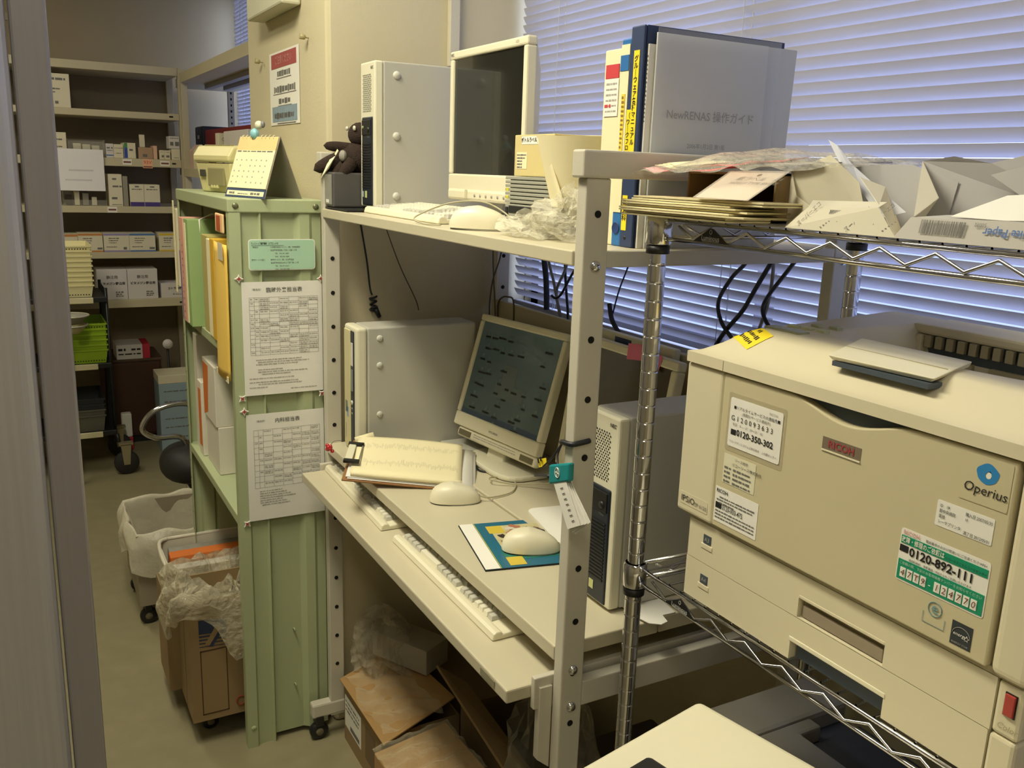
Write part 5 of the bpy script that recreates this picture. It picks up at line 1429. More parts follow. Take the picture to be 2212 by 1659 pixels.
carton('brown carton behind the peach shelf label', -.054, .022, z, 1.692, mat=M('carton_tan', (176, 146, 118), .75), marks=[(.3, .3, .6, .3)], seed=7)
carton('pink slim carton right of the brown one', .024, .044, z, 1.703, d=.12, mat=M('carton_pink', (222, 182, 156), .75), marks=[(.5, .3, .7, .2)], seed=8)
carton('small white carton with a black square, left of a pair', .055, .082, z, 1.681, d=.10, marks=[(.8, .2, .8, .05), (.35, .4, .85, .25)], seed=9)
carton('small white carton with a black square, right of a pair', .0825, .112, z, 1.681, d=.10, marks=[(.8, .2, .8, .05), (.35, .25, .8, .25)], seed=10)
carton('white carton at the right end of the third far shelf', .118, .163, z, 1.690, d=.10, marks=[(.2, .3, .9, .05)], seed=11)
carton('white carton with two black squares, atop the right end pile', .108, .162, 1.691, 1.758, d=.10, mat=CWL, marks=[(.85, .1, .9, .06), (.4, .1, .42, .4), (.4, .58, .95, .4)], seed=12)
carton('white slip standing behind the brown carton', -.040, -.012, 1.693, 1.760, d=.01, x=FX - .05, seed=13)
z = SZ[3][0]
carton('tall white carton with black squares on the fourth far shelf, nearest the acrylic tray', -.216, -.146, z, 1.545, marks=[(.85, .3, .6, .07), (.62, .3, .95, .06), (.25, .2, .6, .07), (.05, .2, .9, .02)], seed=14)
carton('tall grey carton behind the tall white one', -.143, -.118, z, 1.535, d=.30, mat=M('carton_grey', (150, 144, 130), .7), seed=15)
for k, (y0, y1, lb_) in enumerate(((-.110, -.0365, 'left'), (-.0355, .046, 'right'))):
    carton('white carton with a purple foot band, %s of the pair' % lb_, y0, y1, z, 1.493, marks=[(.90, .38, .66, .08), (.78, .15, .85, .05)], band=(PURP, .0, .20), seed=16 + k)
z = SZ[4][0]
carton('flat white carton with an orange top band, far left on the fifth shelf', -.46, -.385, z, 1.222, band=(OB, .86, 1), marks=[(.2, .5, .9, .08)], seed=18)
for k, (y0, y1, b_, lb_) in enumerate(((-.384, -.262, OB, 'flat white carton with an orange band, left of the lilac one'), (-.258, -.128, LB, 'flat white carton with a lilac foot band on the fifth far shelf'), (-.127, .008, BB, 'flat white carton with a blue foot band on the fifth far shelf'), (.028, .150, YB, 'flat white carton with yellow bands on the fifth far shelf'))):
    carton(lb_, y0, y1, z, 1.226, band=(b_, 0, .09), band2=(b_, .88, 1), marks=[(.74, .2, .6, .06), (.62, .2, .55, .05), (.5, .2, .5, .04), (.2, .76, .96, .14), (.28, .1, .5, .04)], seed=20 + k)
z = SZ[5][0]
for k, (y0, y1, lb_) in enumerate(((-.306, -.152, 'left'), (-.150, .008, 'right'))):
    t_ = carton('white carton printed ビタメジン on the bottom far shelf, %s of the pair' % lb_, y0, y1, z, 1.028, d=.2, mat=CWL, marks=[(.25, .6, .85, .05), (.18, .6, .85, .05), (.12, .6, .85, .04)], seed=30 + k)
    yc = (y0 + y1) / 2
    text('静注用', t_, .020, INKG, MR(FX - .0048, yc, 1.985 - 1.0), align='CENTER', bold=.01)
    text('ビタメジン静注用', t_, .0165, INK, MR(FX - .0048, yc, .950), align='CENTER', bold=.02)
t_ = carton('low white carton right of the printed pair, half behind the green shelf', .024, .20, z, .943, mat=CWL, seed=33)
text('コトラ輸液配合', t_, .0150, INK, MR(FX - .0048, .112, .915), align='CENTER', bold=.02)
text('◆wakamoto', t_, .010, INKG, MR(FX - .0048, .112, .882), align='CENTER')
# clear acrylic trays and the white notice on their front
at_ = thing('acrylic_tray', 'clear acrylic tray of small boxes behind the white notice, third far shelf', 'tray', (-3.27, -.33, SZ[2][0]))
m = MB(); z = SZ[2][0] + .0006
m.box(-3.34, -3.204, -.400, -.398, z, 1.722).box(-3.34, -3.204, -.222, -.220, z, 1.722).box(-3.34, -3.337, -.398, -.222, z, 1.722).box(-3.207, -3.204, -.398, -.222, z, 1.712)
build('wall', m, CLEAR, at_)
for k in range(3):
    carton('small cream box in the upper acrylic tray, number %s from the left' % ('one', 'two', 'three')[k], -.372 + k * .045, -.335 + k * .045, z + .001, 1.700 - .004 * k, d=.06, x=-3.23, seed=40 + k)
at2 = thing('acrylic_tray', 'clear acrylic tray under the white notice, fourth far shelf', 'tray', (-3.27, -.33, SZ[3][0]))
m = MB(); z = SZ[3][0] + .0006
m.box(-3.34, -3.204, -.440, -.438, z, 1.45).box(-3.34, -3.204, -.228, -.226, z, 1.45).box(-3.207, -3.204, -.438, -.228, z, 1.405).box(-3.34, -3.337, -.438, -.228, z, 1.45)
build('wall', m, CLEAR, at2)
for k, (y0, y1, zt, mt) in enumerate(((-.425, -.395, 1.43, M('carton_dark', (60, 54, 46))), (-.385, -.360, 1.45, CW), (-.345, -.315, 1.44, M('carton_grey', (150, 144, 130))), (-.30, -.275, 1.42, CW))):
    carton(('dark box in the lower acrylic tray', 'cream box in the lower acrylic tray', 'grey box in the lower acrylic tray', 'low cream box at the right of the lower acrylic tray')[k], y0, y1, z + .001, zt, d=.06, x=-3.23, mat=mt, seed=50 + k)
nt_ = thing('white_notice', 'blank-looking white paper notice hanging on the far shelves', 'notice', (FX + .012, -.34, 1.454))
sh = build('sheet', plate(MR(FX + .012, -.345, 1.562), .226, .216, .0012), M('paper_lilac', (240, 236, 240), .7, var=.01), nt_)
bars(sh, [(-.06, .06, -.002, .008), (-.08, .05, -.052, .007)], M('ink_ghost', (214, 208, 214), .8, var=0), MR(FX + .0135, -.345, 1.562))

# rack along the window, left of the pillar
wr2 = thing('steel_rack', 'beige steel rack along the window, seen left of the pillar', 'rack', (-2.1, .36, 0))
WY0, WY1 = .172, .54
for a, b in ((2.090, 2.040), (1.587, 1.545), (1.10, 1.06), (.60, .56)):
    build('shelf_board', MB().prism([(-3.162, WY0), (-.975, WY0), (-.975, WY1), (-3.56, WY1), (-3.56, .215), (-3.162, .215)], 'z', b, a), SHELF, wr2)
for x, y in ((-.99, WY0), (-.99, WY1 - .036), (-3.146, WY0), (-3.545, WY1 - .036)):
    bx('post', wr2, SHELF, x - .015, x + .012, y + .0005, y + .036, 0, 2.088, .002)
m = MB()
for k in range(26):
    m.box(-3.5325, -3.5315, WY1 - .022, WY1 - .014, 1.15 + k * .035, 1.163 + k * .035)
build('slot_hole', m, HOLE, wr2, kind='stuff')
bx('stiffener', wr2, M('rack_grey', (150, 148, 148), .5), -3.15, -1.0, .30, .34, 2.016, 2.0395, .002)
bx('stiffener', wr2, M('rack_grey', (150, 148, 148), .5), -3.15, -1.0, .40, .43, 2.016, 2.0395, .002)
Zw = 1.5875
t_ = thing('black_case', 'dark navy case with a small white label on the window rack', 'case', (-3.4, .37, Zw)); bx('case', t_, M('case_navy', (34, 38, 54), .5), -3.50, -3.285, .30, .45, Zw, 1.825, .01); bx('label', t_, PAPER, -3.42, -3.37, .2993, .2998, 1.755, 1.775, 0)
bx('label_side', t_, PAPER, -3.2848, -3.2842, .34, .38, 1.755, 1.775, 0)
t_ = thing('red_box', 'dark red box file lying along the window rack behind the label printer', 'box', (-2.6, .42, Zw)); bx('case', t_, M('box_maroon', (124, 34, 34), .6), -3.20, -2.10, .302, .42, Zw, 1.800, .003)
t_ = thing('medicine_carton', 'white and blue carton in front of the red box on the window rack', 'box', (-2.55, .24, Zw), 0, None); bx('carton', t_, CW, -2.50, -2.43, .22, .295, Zw, 1.765, .002); bx('blue_panel', t_, M('panel_violet', (84, 84, 150), .6), -2.429, -2.4285, .235, .285, Zw + .02, 1.69, 0)
text('CSS', t_, .022, INKG, MR(-2.4283, .235, 1.735))
t_ = thing('white_carton', 'large pale carton beside the white and blue one on the window rack', 'box', (-2.3, .3, Zw)); bx('carton', t_, M('carton_white2', (222, 216, 208), .7), -2.40, -1.90, .24, .298, Zw, 1.772, .004)
for k, x in enumerate((-3.02, -2.90)):
    t_ = thing('pink_carton', ('pale pink gable carton beside the far rack post', 'cream gable carton beside the label printer')[k], 'box', (x, .25, Zw)); m_ = M('gable_%d' % k, ((206, 176, 160), (224, 214, 180))[k], .7)
    build('carton', MB().prism([(.19, Zw), (.25, Zw), (.25, 1.680), (.22, 1.715), (.19, 1.680)], 'x', x - .05, x + .045), m_, t_)
br = thing('wall_bracket', 'small white hook bracket on the far side of the pillar', 'bracket', (-.985, .12, 1.70))
build('hook', MB().box(-.998, -.966, .100, .140, 1.735, 1.800).box(-.998, -.966, .060, .140, 1.722, 1.740), PAPER, br, .006)

# things under and in front of the far rack
bc = thing('brown_cabinet', 'low dark brown cabinet under the far rack', 'cabinet', (-3.40, -.1, 0))
BRW = M('wood_dark', (74, 46, 32), .55, var=.15, scale=20)
bx('carcass', bc, BRW, -3.60, -3.27, -.30, .010, .045, .490, .004); bx('plinth', bc, BLACK, -3.58, -3.29, -.29, .0, 0, .0448, 0); bx('top', bc, M('wood_top', (86, 66, 48), .5), -3.61, -3.262, -.305, .016, .4905, .505, .002)
bx('door', bc, BRW, -3.2695, -3.262, -.29, .0, .06, .48, .002)
t_ = thing('tissue_box', 'white box with a red end and black print on the brown cabinet', 'box', (-3.33, -.13, .506))
bx('carton', t_, CWL, -3.45, -3.262, -.228, -.088, .506, .590, .002); bx('red_end', t_, M('box_red', (186, 40, 60), .6), -3.45, -3.2615, -.0875, -.048, .506, .590, .002)
bars(t_, words(-.06, -.02, .014, .016, random.Random(3), .02) + words(.01, .06, .014, .016, random.Random(4), .02) + words(-.06, .06, -.012, .008, random.Random(5), .015), INK, MR(-3.2612, -.158, .548))
t_ = thing('spray_bottle', 'white and red bottle on the floor before the brown cabinet', 'bottle', (-3.17, -.205, 0)); bx('bottle', t_, PAPER, -3.195, -3.145, -.235, -.180, .075, .215, .008); bx('red_base', t_, M('box_red', (186, 40, 60)), -3.196, -3.144, -.236, -.179, .0005, .075, .006)
t_ = thing('round_dial', 'pale oval disc on a thin stand beside the brown cabinet', 'dial', (-3.23, .045, .49)); build('disc', MB().lathe((-3.225, .045, .590), ((.0005, 0), (.028, 0), (.028, .008), (.0005, .010)), 18, ax='x'), CWL, t_); build('stand', MB().cyl((-3.228, .045, .006), (-3.228, .045, .565), .006, n=8), BLACK, t_)
fd = thing('blue_carton', 'pale blue carton with small print on the floor by the green shelf', 'box', (-3.05, .06, 0)); bx('carton', fd, M('carton_blue', (150, 172, 184), .7, var=.03), -3.20, -3.0, -.045, .165, 0, .405, .003); bx('top_band', fd, CW, -3.20, -2.9992, -.046, .166, .405, .452, .002)
for k, zz in enumerate((.36, .30, .20, .15, .09)):
    bars(fd, words(-.08, .08, zz - .2, .007, random.Random(60 + k), .012), INKG, MR(-2.9994, .06, .2))

# ---------------------------------------------------------------- trolley with nested baskets
tr = thing('trolley', 'black wire trolley with three tray shelves and castors, left of the brown cabinet', 'trolley', (-2.95, -.55, 0))
for k, z in enumerate((.944, .602, .240)):
    bx('tray_shelf', tr, BLACK, -3.13, -2.752, -.80, -.296, z - .030, z - .004, .003)
    bx('handle_plate', tr, M('handle_pale', (214, 206, 168), .4), -2.7518, -2.742, -.60, -.362, z - .034, z - .004, .003)
for x in (-3.125, -2.765):
    for y in (-.795, -.301):
        build('post', MB().cyl((x, y, .17), (x, y, .985), .008, n=8), M('post_black', (40, 42, 44), .35, .5), tr)
for y in (-.303, -.793):
    m = MB()
    for k in range(14):
        m.cyl((-3.12 + k * .0265, y, .22), (-3.12 + k * .0265, y, .98), .0016, n=4, cap=False)
    build('side_mesh', m, BLACK, tr, kind='stuff')
for x, y in ((-2.76, -.285), (-3.10, -.285), (-2.76, -.78), (-3.10, -.78)):
    w = build('castor', MB().lathe((x - .018 + .04, y + .025, .062), ((.004, 0), (.056, 0), (.062, .006), (.062, .030), (.056, .036), (.004, .036)), 22, ax='x'), M('rubber_black', (40, 38, 36), .7), tr)
    build('fork', MB().prism([(y + .000, .165), (y + .050, .165), (y + .040, .055), (y + .010, .055)], 'x', x + .060, x + .064).prism([(y + .000, .165), (y + .050, .165), (y + .040, .055), (y + .010, .055)], 'x', x + .016, x + .020).box(x + .016, x + .064, y - .01, y + .06, .162, .172), M('fork_steel', (170, 160, 130), .4, .6), w)
    build('stem', MB().cyl((x + .02, y - .005, .17), (x + .01, y - .01, .215), .010, n=8), BLACK, w)
def basket(name, label, y0, y1, x0, x1, z0, h, mat, group, holes):
    t_ = thing(name, label, 'basket', ((x0 + x1) / 2, (y0 + y1) / 2, z0), 0, group)
    tp = .010
    b = [(x0 + tp, y0 + tp, z0), (x1 - tp, y0 + tp, z0), (x1 - tp, y1 - tp, z0), (x0 + tp, y1 - tp, z0), (x0, y0, z0 + h), (x1, y0, z0 + h), (x1, y1, z0 + h), (x0, y1, z0 + h)]
    build('tub', MB().add(b, [(3, 2, 1, 0), (0, 1, 5, 4), (1, 2, 6, 5), (2, 3, 7, 6), (3, 0, 4, 7)]), mat, t_, solid=.003)
    r = MB()
    e = .005
    r.box(x0 - e, x1 + e, y0 - e, y0 + .001, z0 + h - .007, z0 + h).box(x0 - e, x1 + e, y1 - .001, y1 + e, z0 + h - .007, z0 + h).box(x0 - e, x0 + .001, y0, y1, z0 + h - .007, z0 + h).box(x1 - .001, x1 + e, y0, y1, z0 + h - .007, z0 + h)
    build('rim', r, mat, t_)
    if holes:
        m = MB()
        for zz in holes:
            k = y0 + .022
            while k < y1 - .016:
                xx = x1 - tp + tp * (zz / h) + .0024
                m.add([(xx, k + .0032 * math.cos(a), z0 + zz + .0032 * math.sin(a)) for a in [i * math.pi / 3 for i in range(6)]], [(0, 1, 2, 3, 4, 5)]); k += .0125
        build('hole', m, HOLE, t_, kind='stuff')
    return t_
BW = M('basket_ivory', (236, 228, 178), .5, var=.02); BG = M('basket_lime', (150, 184, 40), .45, var=.03); BK = M('basket_grey', (96, 96, 84), .5, var=.05); BKD = M('basket_dark', (42, 46, 50), .5)
nW, nG, nK = 9, 6, 4
BORD = ('lowest', 'second', 'third', 'fourth', 'fifth', 'sixth', 'seventh', 'eighth', 'ninth')
for k in range(nW):
    basket('basket', 'ivory perforated basket, %s in the nested stack on the trolley top' % BORD[k], -.60, -.357, -3.06, -2.762, .9412 + k * .0245, .062, BW, 'ivory baskets nested on the trolley', [.012] if k == 0 else ([.045] if k == nW - 1 else None))
for k in range(nG):
    basket('basket', 'lime green basket, %s in the nested stack on the middle tray' % BORD[k], -.60, -.312, -3.06, -2.762, .5992 + k * .0270, .070, BG, 'lime baskets nested on the trolley', [.012] if k == 0 else ([.052] if k == nG - 1 else None))
for k in range(nK):
    basket('basket', 'dark grey basket, %s in the nested stack on the bottom tray' % BORD[k], -.60, -.345, -3.06, -2.762, .2372 + k * .0300, .085, BKD if k > 1 else BK, 'grey baskets nested on the trolley', None)
for k, (z, m_) in enumerate(((.815, M('tray_cream', (206, 196, 150), .5)), (.862, M('tray_grey', (150, 146, 136), .5)))):
    t_ = thing('oval_tray', ('cream oval tray jutting out before the lime baskets, lower', 'grey oval tray jutting out before the lime baskets, upper')[k], 'tray', (-2.62, -.48, z))
    def S(u, v, z=z, k=k):
        a = 2 * math.pi * u; q = .55 + .45 * v
        return (-2.62 + .085 * q * math.cos(a), -.49 + (.085 + .008 * k) * q * math.sin(a), z - .028 + .040 * v)
    build('body', MB().grid(S, 24, 4), m_, t_, solid=.003)
    build('rim', MB().tube([(-2.62 + .086 * math.cos(a), -.49 + (.086 + .008 * k) * math.sin(a), z + .012) for a in [i * math.pi / 12 for i in range(25)]], .004, 6), M('tray_rim', (190, 186, 170), .4), t_)
    build('stand', MB().cyl((-2.62, -.49, .002 if k == 0 else .792), (-2.62, -.49, z - .026), .012, n=8), M('tray_rim', (190, 186, 170)), t_)

# ---------------------------------------------------------------- stool with a chrome loop
CX, CY = -1.62, -.108
so = thing('chair', 'black padded chair with a curved chrome arm behind the green shelf', 'chair', (CX, CY, 0))
build('seat', MB().grid(lambda u, v: (CX + .15 * math.cos(2 * math.pi * u) * math.sin(math.pi * v) ** .6, CY + .125 * math.sin(2 * math.pi * u) * math.sin(math.pi * v) ** .6, .382 - .078 * math.cos(math.pi * v)), 28, 14), M('seat_black', (38, 38, 38), .6, var=.1), so)
build('arm', MB().tube([(CX, .02, .31), (CX, -.075, .33), (CX, -.108, .41), (CX, -.141, .492), (CX, -.241, .503), (CX, -.291, .546), (CX, -.247, .614), (CX, -.147, .640), (CX, -.04, .618), (CX, .03, .60)], .0115, 10, sub=6), CHROME, so)
build('column', MB().cyl((CX, CY, .10), (CX, CY, .315), .022, n=14), CHROME, so)
for k in range(5):
    a = k * 2 * math.pi / 5 + .3
    def R2(r, da, z): return (CX + r * math.cos(a + da), CY + r * math.sin(a + da), z)
    l = build('leg', MB().hexa([R2(.02, 1.3, .07), R2(.02, -1.3, .07), R2(.2, -.06, .05), R2(.2, .06, .05), R2(.02, 1.3, .11), R2(.02, -1.3, .11), R2(.2, -.06, .08), R2(.2, .06, .08)]), BLACK, so)
    build('castor', MB().lathe((CX + .20 * math.cos(a) - .012, CY + .20 * math.sin(a), .0255), ((.002, 0), (.025, 0), (.025, .024), (.002, .024)), 14, ax='x'), BLACK, l)
# ================================================================ bins and cartons under the green shelf
dl = thing('dolly', 'low dark wheeled platform under the cardboard boxes', 'dolly', (-.38, -.2, 0))
bx('platform', dl, M('platform_grey', (70, 66, 58), .7), -.535, -.20, -.33, -.06, .055, .078, .004)
for x, y in ((-.51, -.32), (-.51, -.10), (-.25, -.32), (-.25, -.10)):
    caster(dl, x, y + .02, .056, .024, .02)
bb1 = thing('cardboard_box', 'brown cardboard box with blue and black print, lined with a clear bag', 'box', (-.27, -.24, .08))
def openbox(parent, x0, x1, y0, y1, z0, z1, mat, t=.004):
    m = MB().box(x0, x1, y0, y1, z0, z0 + t).box(x0, x1, y0, y0 + t, z0 + t, z1).box(x0, x1, y1 - t, y1, z0 + t, z1).box(x0, x0 + t, y0 + t, y1 - t, z0 + t, z1).box(x1 - t, x1, y0 + t, y1 - t, z0 + t, z1)
    return build('carton', m, mat, parent)
openbox(bb1, -.355, -.167, -.359, -.05, .0785, .445, CARD)
bx('seam', bb1, CARDD, -.258, -.255, -.3598, -.3592, .08, .44, 0)
bx('flap', bb1, CARD, -.1668, -.1640, -.358, -.06, .415, .450, .001)
PB_ = M('print_navy', (44, 54, 84), .7)
xf_ = -.1668
def flag(z0, z1, skew):
    build('blue_print', MB().add([(xf_ + .0006, -.333, z0), (xf_ + .0006, -.258 , z0 + skew), (xf_ + .0006, -.258, z1 + skew), (xf_ + .0006, -.333, z1)], [(0, 1, 2, 3)]), PB_, bb1)
flag(.350, .392, -.006); flag(.340, .345, -.005); flag(.330, .334, -.005); flag(.320, .323, -.005); flag(.310, .312, -.005)
build('arrow_print', MB().slab((xf_ + .0016, -.318, .318), (xf_ + .0016, -.306, .312), (xf_ + .0016, -.272, .362), (xf_ + .0016, -.286, .370), .0004), CARD, bb1)
build('arrow_edge', MB().slab((xf_ + .0011, -.306, .309), (xf_ + .0011, -.298, .306), (xf_ + .0011, -.262, .360), (xf_ + .0011, -.272, .364), .0004), PB_, bb1)
m = MB()
for a, b, c, d in ((-.332, -.3295, .098, .298), (-.262, -.2595, .098, .298), (-.332, -.2595, .098, .101), (-.332, -.2595, .295, .298)):
    m.box(xf_ + .0002, xf_ + .0007, a, b, c, d)
build('frame_print', m, M('print_brown', (70, 46, 26), .8), bb1)
m = MB().box(xf_ + .0002, xf_ + .0007, -.234, -.210, .311, .316).box(xf_ + .0002, xf_ + .0007, -.2235, -.2195, .258, .311).box(xf_ + .0002, xf_ + .0007, -.234, -.210, .254, .258)
build('letter_print', m, M('print_brown', (70, 46, 26)), bb1)
build('stamp_print', MB().tube([(xf_ + .0006, -.226 + .012 * math.cos(a), .118 + .014 * math.sin(a)) for a in [i * math.pi / 7 for i in range(15)]], .0025, 5), M('print_rust', (150, 70, 44), .8), bb1)
bb2 = thing('cardboard_box', 'plain brown cardboard box behind the printed one under the green shelf', 'box', (-.46, -.24, .08))
openbox(bb2, -.545, -.365, -.392, -.07, .0785, .385, CARD)
ln = thing('bin_liner', 'clear crumpled plastic liner spilling over the printed cardboard box', 'plastic bag', (-.26, -.22, .42))
rnd = random.Random(71)
ph = [(rnd.uniform(0, 6), rnd.uniform(0, 6)) for _ in range(8)]
def liner(u, v):
    a = 2 * math.pi * u
    sx, sy = math.cos(a), math.sin(a)
    k = 1 / max(abs(sx), abs(sy)) ** .75
    if v < .40:                                   # crumpled fill over the opening
        t = v / .40; q = .05 + .90 * t; z = .400 + .075 * t ** 2 + .022 * math.sin(6 * t + 2 * a)
    else:
        t = (v - .40) / .60; q = .96 + .20 * math.sin(t * 2.2); z = .480 + .020 * math.sin(t * 3) - .135 * t * (1 + .30 * math.sin(3 * a + 1) + .22 * math.sin(5 * a + ph[0][0]))
    w = 1 + .045 * math.sin(7 * a + 9 * v + ph[1][0]) + .030 * math.sin(13 * a - 7 * v + ph[2][0])
    zz = z + .013 * math.sin(9 * a + 11 * v + ph[3][0]) + .009 * math.sin(17 * a - 5 * v) + .006 * math.sin(23 * v + 4 * a)
    return (-.275 + .135 * k * sx * q * w, -.212 + .172 * k * sy * q * w, zz)
build('film', MB().grid(liner, 80, 34, smooth=False), film('liner_film', (226, 218, 190), .36, .20, .6, 50), ln)
tub = thing('waste_tub', 'white plastic tub with rounded rim holding orange and white packets', 'bin', (-.75, -.20, .0))
tx0, tx1, ty0, ty1 = -.855, -.640, -.345, -.040
WT_ = M('tub_white', (222, 216, 198), .4, var=.02)
t_ = .004
m = MB()
m.box(tx0, tx0 + t_, ty0, ty1, .004, .362).box(tx0 + t_, tx1 - t_, ty0, ty0 + t_, .004, .358).box(tx0 + t_, tx1 - t_, ty1 - t_, ty1, .004, .358).box(tx1 - t_, tx1, ty0, ty1, .004, .318).box(tx0, tx1, ty0, ty1, 0, .004)
build('wall', m, WT_, tub)
build('rim', MB().tube([(tx0, ty0 + .03, .364), (tx0, ty1 - .02, .364), (tx0 + .02, ty1, .362), (tx1 - .02, ty1, .350), (tx1, ty1 - .03, .336), (tx1 + .004, ty1 - .15, .326), (tx1 + .004, ty0 + .10, .324), (tx1 - .006, ty0 + .035, .332), (tx1 - .04, ty0, .344), (tx0 + .03, ty0, .362), (tx0, ty0 + .03, .364)], .0065, 8, sub=4), WT_, tub)
def packet(x0, x1, y0, y1, z0, z1, m_, lb_):
    return tag(build('packet', MB().hexa([(x0, y0, z0), (x1, y0, z0), (x1, y1, z0), (x0, y1, z0), (x0, y0 + .008, z1), (x1, y0 + .008, z1 - .006), (x1, y1, z1 - .004), (x0, y1, z1)]), m_, None, .003), lb_, 'packet', 'packets in the white tub')
packet(-.840, -.800, -.325, -.06, .005, .338, M('packet_grey', (150, 146, 136), .7, var=.2, scale=40), 'grey packet at the back of the white tub')
packet(-.785, -.745, -.330, -.06, .005, .345, ORG, 'orange packet standing in the white tub')
packet(-.738, -.700, -.325, -.06, .005, .318, PAPER, 'white packet in front of the orange one in the tub')
packet(-.692, -.655, -.320, -.06, .005, .298, M('packet_print', (140, 150, 150), .6, var=.5, scale=60), 'grey printed packet at the front of the white tub')
bnA = thing('waste_bin', 'low wheeled grey bin with a white bag folded over its rim, behind the tub', 'bin', (-1.13, -.25, .0))
ax0, ax1, ay0, ay1 = -1.315, -.945, -.405, -.075
openbox(bnA, ax0, ax1, ay0, ay1, .085, .350, M('bin_grey', (150, 140, 120), .6), .005)
for x, y in ((-.985, -.375), (-.985, -.11), (-1.27, -.375), (-1.27, -.11)):
    caster(bnA, x, y, .085, .030, .022)
bgA = thing('bin_bag', 'white plastic bag folded over the rim of the wheeled grey bin', 'plastic bag', (-1.13, -.25, .25))
def bagA(u, v):
    a = 2 * math.pi * u; sx, sy = math.cos(a), math.sin(a)
    k = 1 / max(abs(sx), abs(sy)) ** .8
    if v < .45:
        t = v / .45; q = .72 + .25 * t; z = .12 + .245 * t
    else:
        t = (v - .45) / .55; q = .985 + .15 * math.sin(min(1, t * 1.4) * 1.9); z = .366 + .014 * math.sin(t * 3.1) - .140 * t * (1 + .22 * math.sin(3 * a + 2) + .1 * math.sin(7 * a))
    w = 1 + .022 * math.sin(6 * a + 5 * v) + .017 * math.sin(11 * a - 8 * v)
    return (-1.130 + .195 * k * sx * q * w, -.240 + .176 * k * sy * q * w, z + .007 * math.sin(8 * a + 9 * v))
build('film', MB().grid(bagA, 64, 28), BAGW, bgA)

# ================================================================ cartons and bags under the desk
CT = M('carton_tan2', (172, 136, 86), .75, var=.07, scale=5)
uc = thing('cardboard_box', 'brown carton with a white address label and a lifted flap under the desk', 'box', (.12, .14, 0))
openbox(uc, -.030, .270, .037, .262, .0, .190, CARD)
build('flap', MB().slab((-.018, .020, .203), (.325, .022, .206), (.262, .250, .243), (-.085, .225, .228), .005), CT, uc, .001)
lb_ = bx('address_label', uc, PAPER, -.018, .115, .0355, .0368, .052, .150, 0)
bars(lb_, sum([words(-.06, .055, .035 - .014 * k, .006, random.Random(80 + k), .01) for k in range(3)], []) + [(-.02, .055, -.034, .014)], INKG, MF(.0485, .0352, .101))
bx('print_panel', uc, CARDD, .150, .225, .0360, .0368, .05, .15, 0)
bx('tape', uc, film('tape_brown', (190, 150, 100), .5, .2), .2702, .2712, .11, .15, .02, .19, 0)
cfm = thing('plastic_sheet', 'crumpled clear plastic sheet lying over the lifted flap of the carton', 'plastic bag', (.16, .12, .22))
rnd = random.Random(90)
def cfilm(u, v):
    x = -.01 + .30 * u; y = .030 + .165 * v
    zb = .2050 + .028 * v
    return (x + .012 * math.sin(8 * v), y + .010 * math.sin(9 * u), zb + .006 + .0055 * math.sin(13 * u + 7 * v) * math.sin(9 * v - 4 * u) + .004 * math.sin(29 * u - 11 * v))
build('film', MB().grid(cfilm, 34, 20, smooth=False), film('film_shine', (236, 226, 196), .10, .07, .9, 45), cfm)
sc = thing('small_carton', 'small grey-white carton in a clear bag behind the left desk leg', 'box', (.02, .22, .24), math.radians(28))
bx('carton', sc, M('carton_dull', (170, 164, 150), .7), -.10, .10, -.05, .05, .0, .075, .002, local=True)
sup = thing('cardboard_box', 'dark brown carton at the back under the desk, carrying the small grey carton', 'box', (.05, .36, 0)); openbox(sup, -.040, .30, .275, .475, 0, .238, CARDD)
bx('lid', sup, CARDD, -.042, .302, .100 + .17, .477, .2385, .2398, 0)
cbg = thing('plastic_bag', 'cloudy clear plastic bag beside the left desk leg, around a small carton', 'plastic bag', (-.01, .15, .24))
crumple('film', cbg, (-.015, .150, .285), .085, .085, .095, film('bag_cloudy', (206, 196, 170), .20, .22, .7, 30), 93, .35, 34, False)
c2 = thing('cardboard_box', 'brown carton with a raised corrugated flap in the middle under the desk', 'box', (.55, .23, 0))
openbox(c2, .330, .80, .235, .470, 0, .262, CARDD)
fl = build('flap', MB().slab((.262, .196, .352), (.715, .190, .290), (.775, .262, .262), (.315, .260, .312), .006), CARD, c2)
mm = MB()
for k in range(64):
    t0 = k / 64; t1 = (k + .5) / 64
    p0 = Vector((.262, .1955, .3505)).lerp(Vector((.715, .1895, .2885)), t0); p1 = Vector((.262, .1955, .3505)).lerp(Vector((.715, .1895, .2885)), t1)
    mm.box(p0.x, p1.x, p0.y - .0012, p0.y - .0002, p0.z - .0040, p0.z - .0012)
build('corrugation', mm, CARDD, fl, kind='stuff')
c3 = thing('cardboard_box', 'tan carton wrapped in shiny clear film at the front under the desk', 'box', (.47, .1, 0))
build('carton', MB().hexa([(.345, -.010, 0), (.575, -.010, 0), (.575, .185, 0), (.345, .185, 0), (.345, -.010, .205), (.575, -.010, .222), (.575, .185, .248), (.345, .185, .235)]), CT, c3, .002)
def wrapf(u, v):
    x = .340 + .240 * u; y = -.014 + .20 * v
    return (x, y, .208 + .017 * u + .028 * v + .006 + .006 * math.sin(14 * u + 9 * v) * math.sin(11 * v - 5 * u) + .003 * math.sin(31 * u))
w3 = thing('plastic_sheet', 'shiny clear film over the front tan carton under the desk', 'plastic bag', (.46, .08, .22))
build('film', MB().grid(wrapf, 30, 20, smooth=False), film('film_shine', (236, 226, 196), .10, .07, .9, 45), w3)
hg = thing('plastic_bag', 'clear plastic bag hanging behind the right front post under the tray', 'plastic bag', (.95, .12, .40))
crumple('film', hg, (.93, .14, .50), .10, .09, .17, film('bag_faint', (170, 164, 150), .06, .2, .7, 25), 97, .3, 30, False)
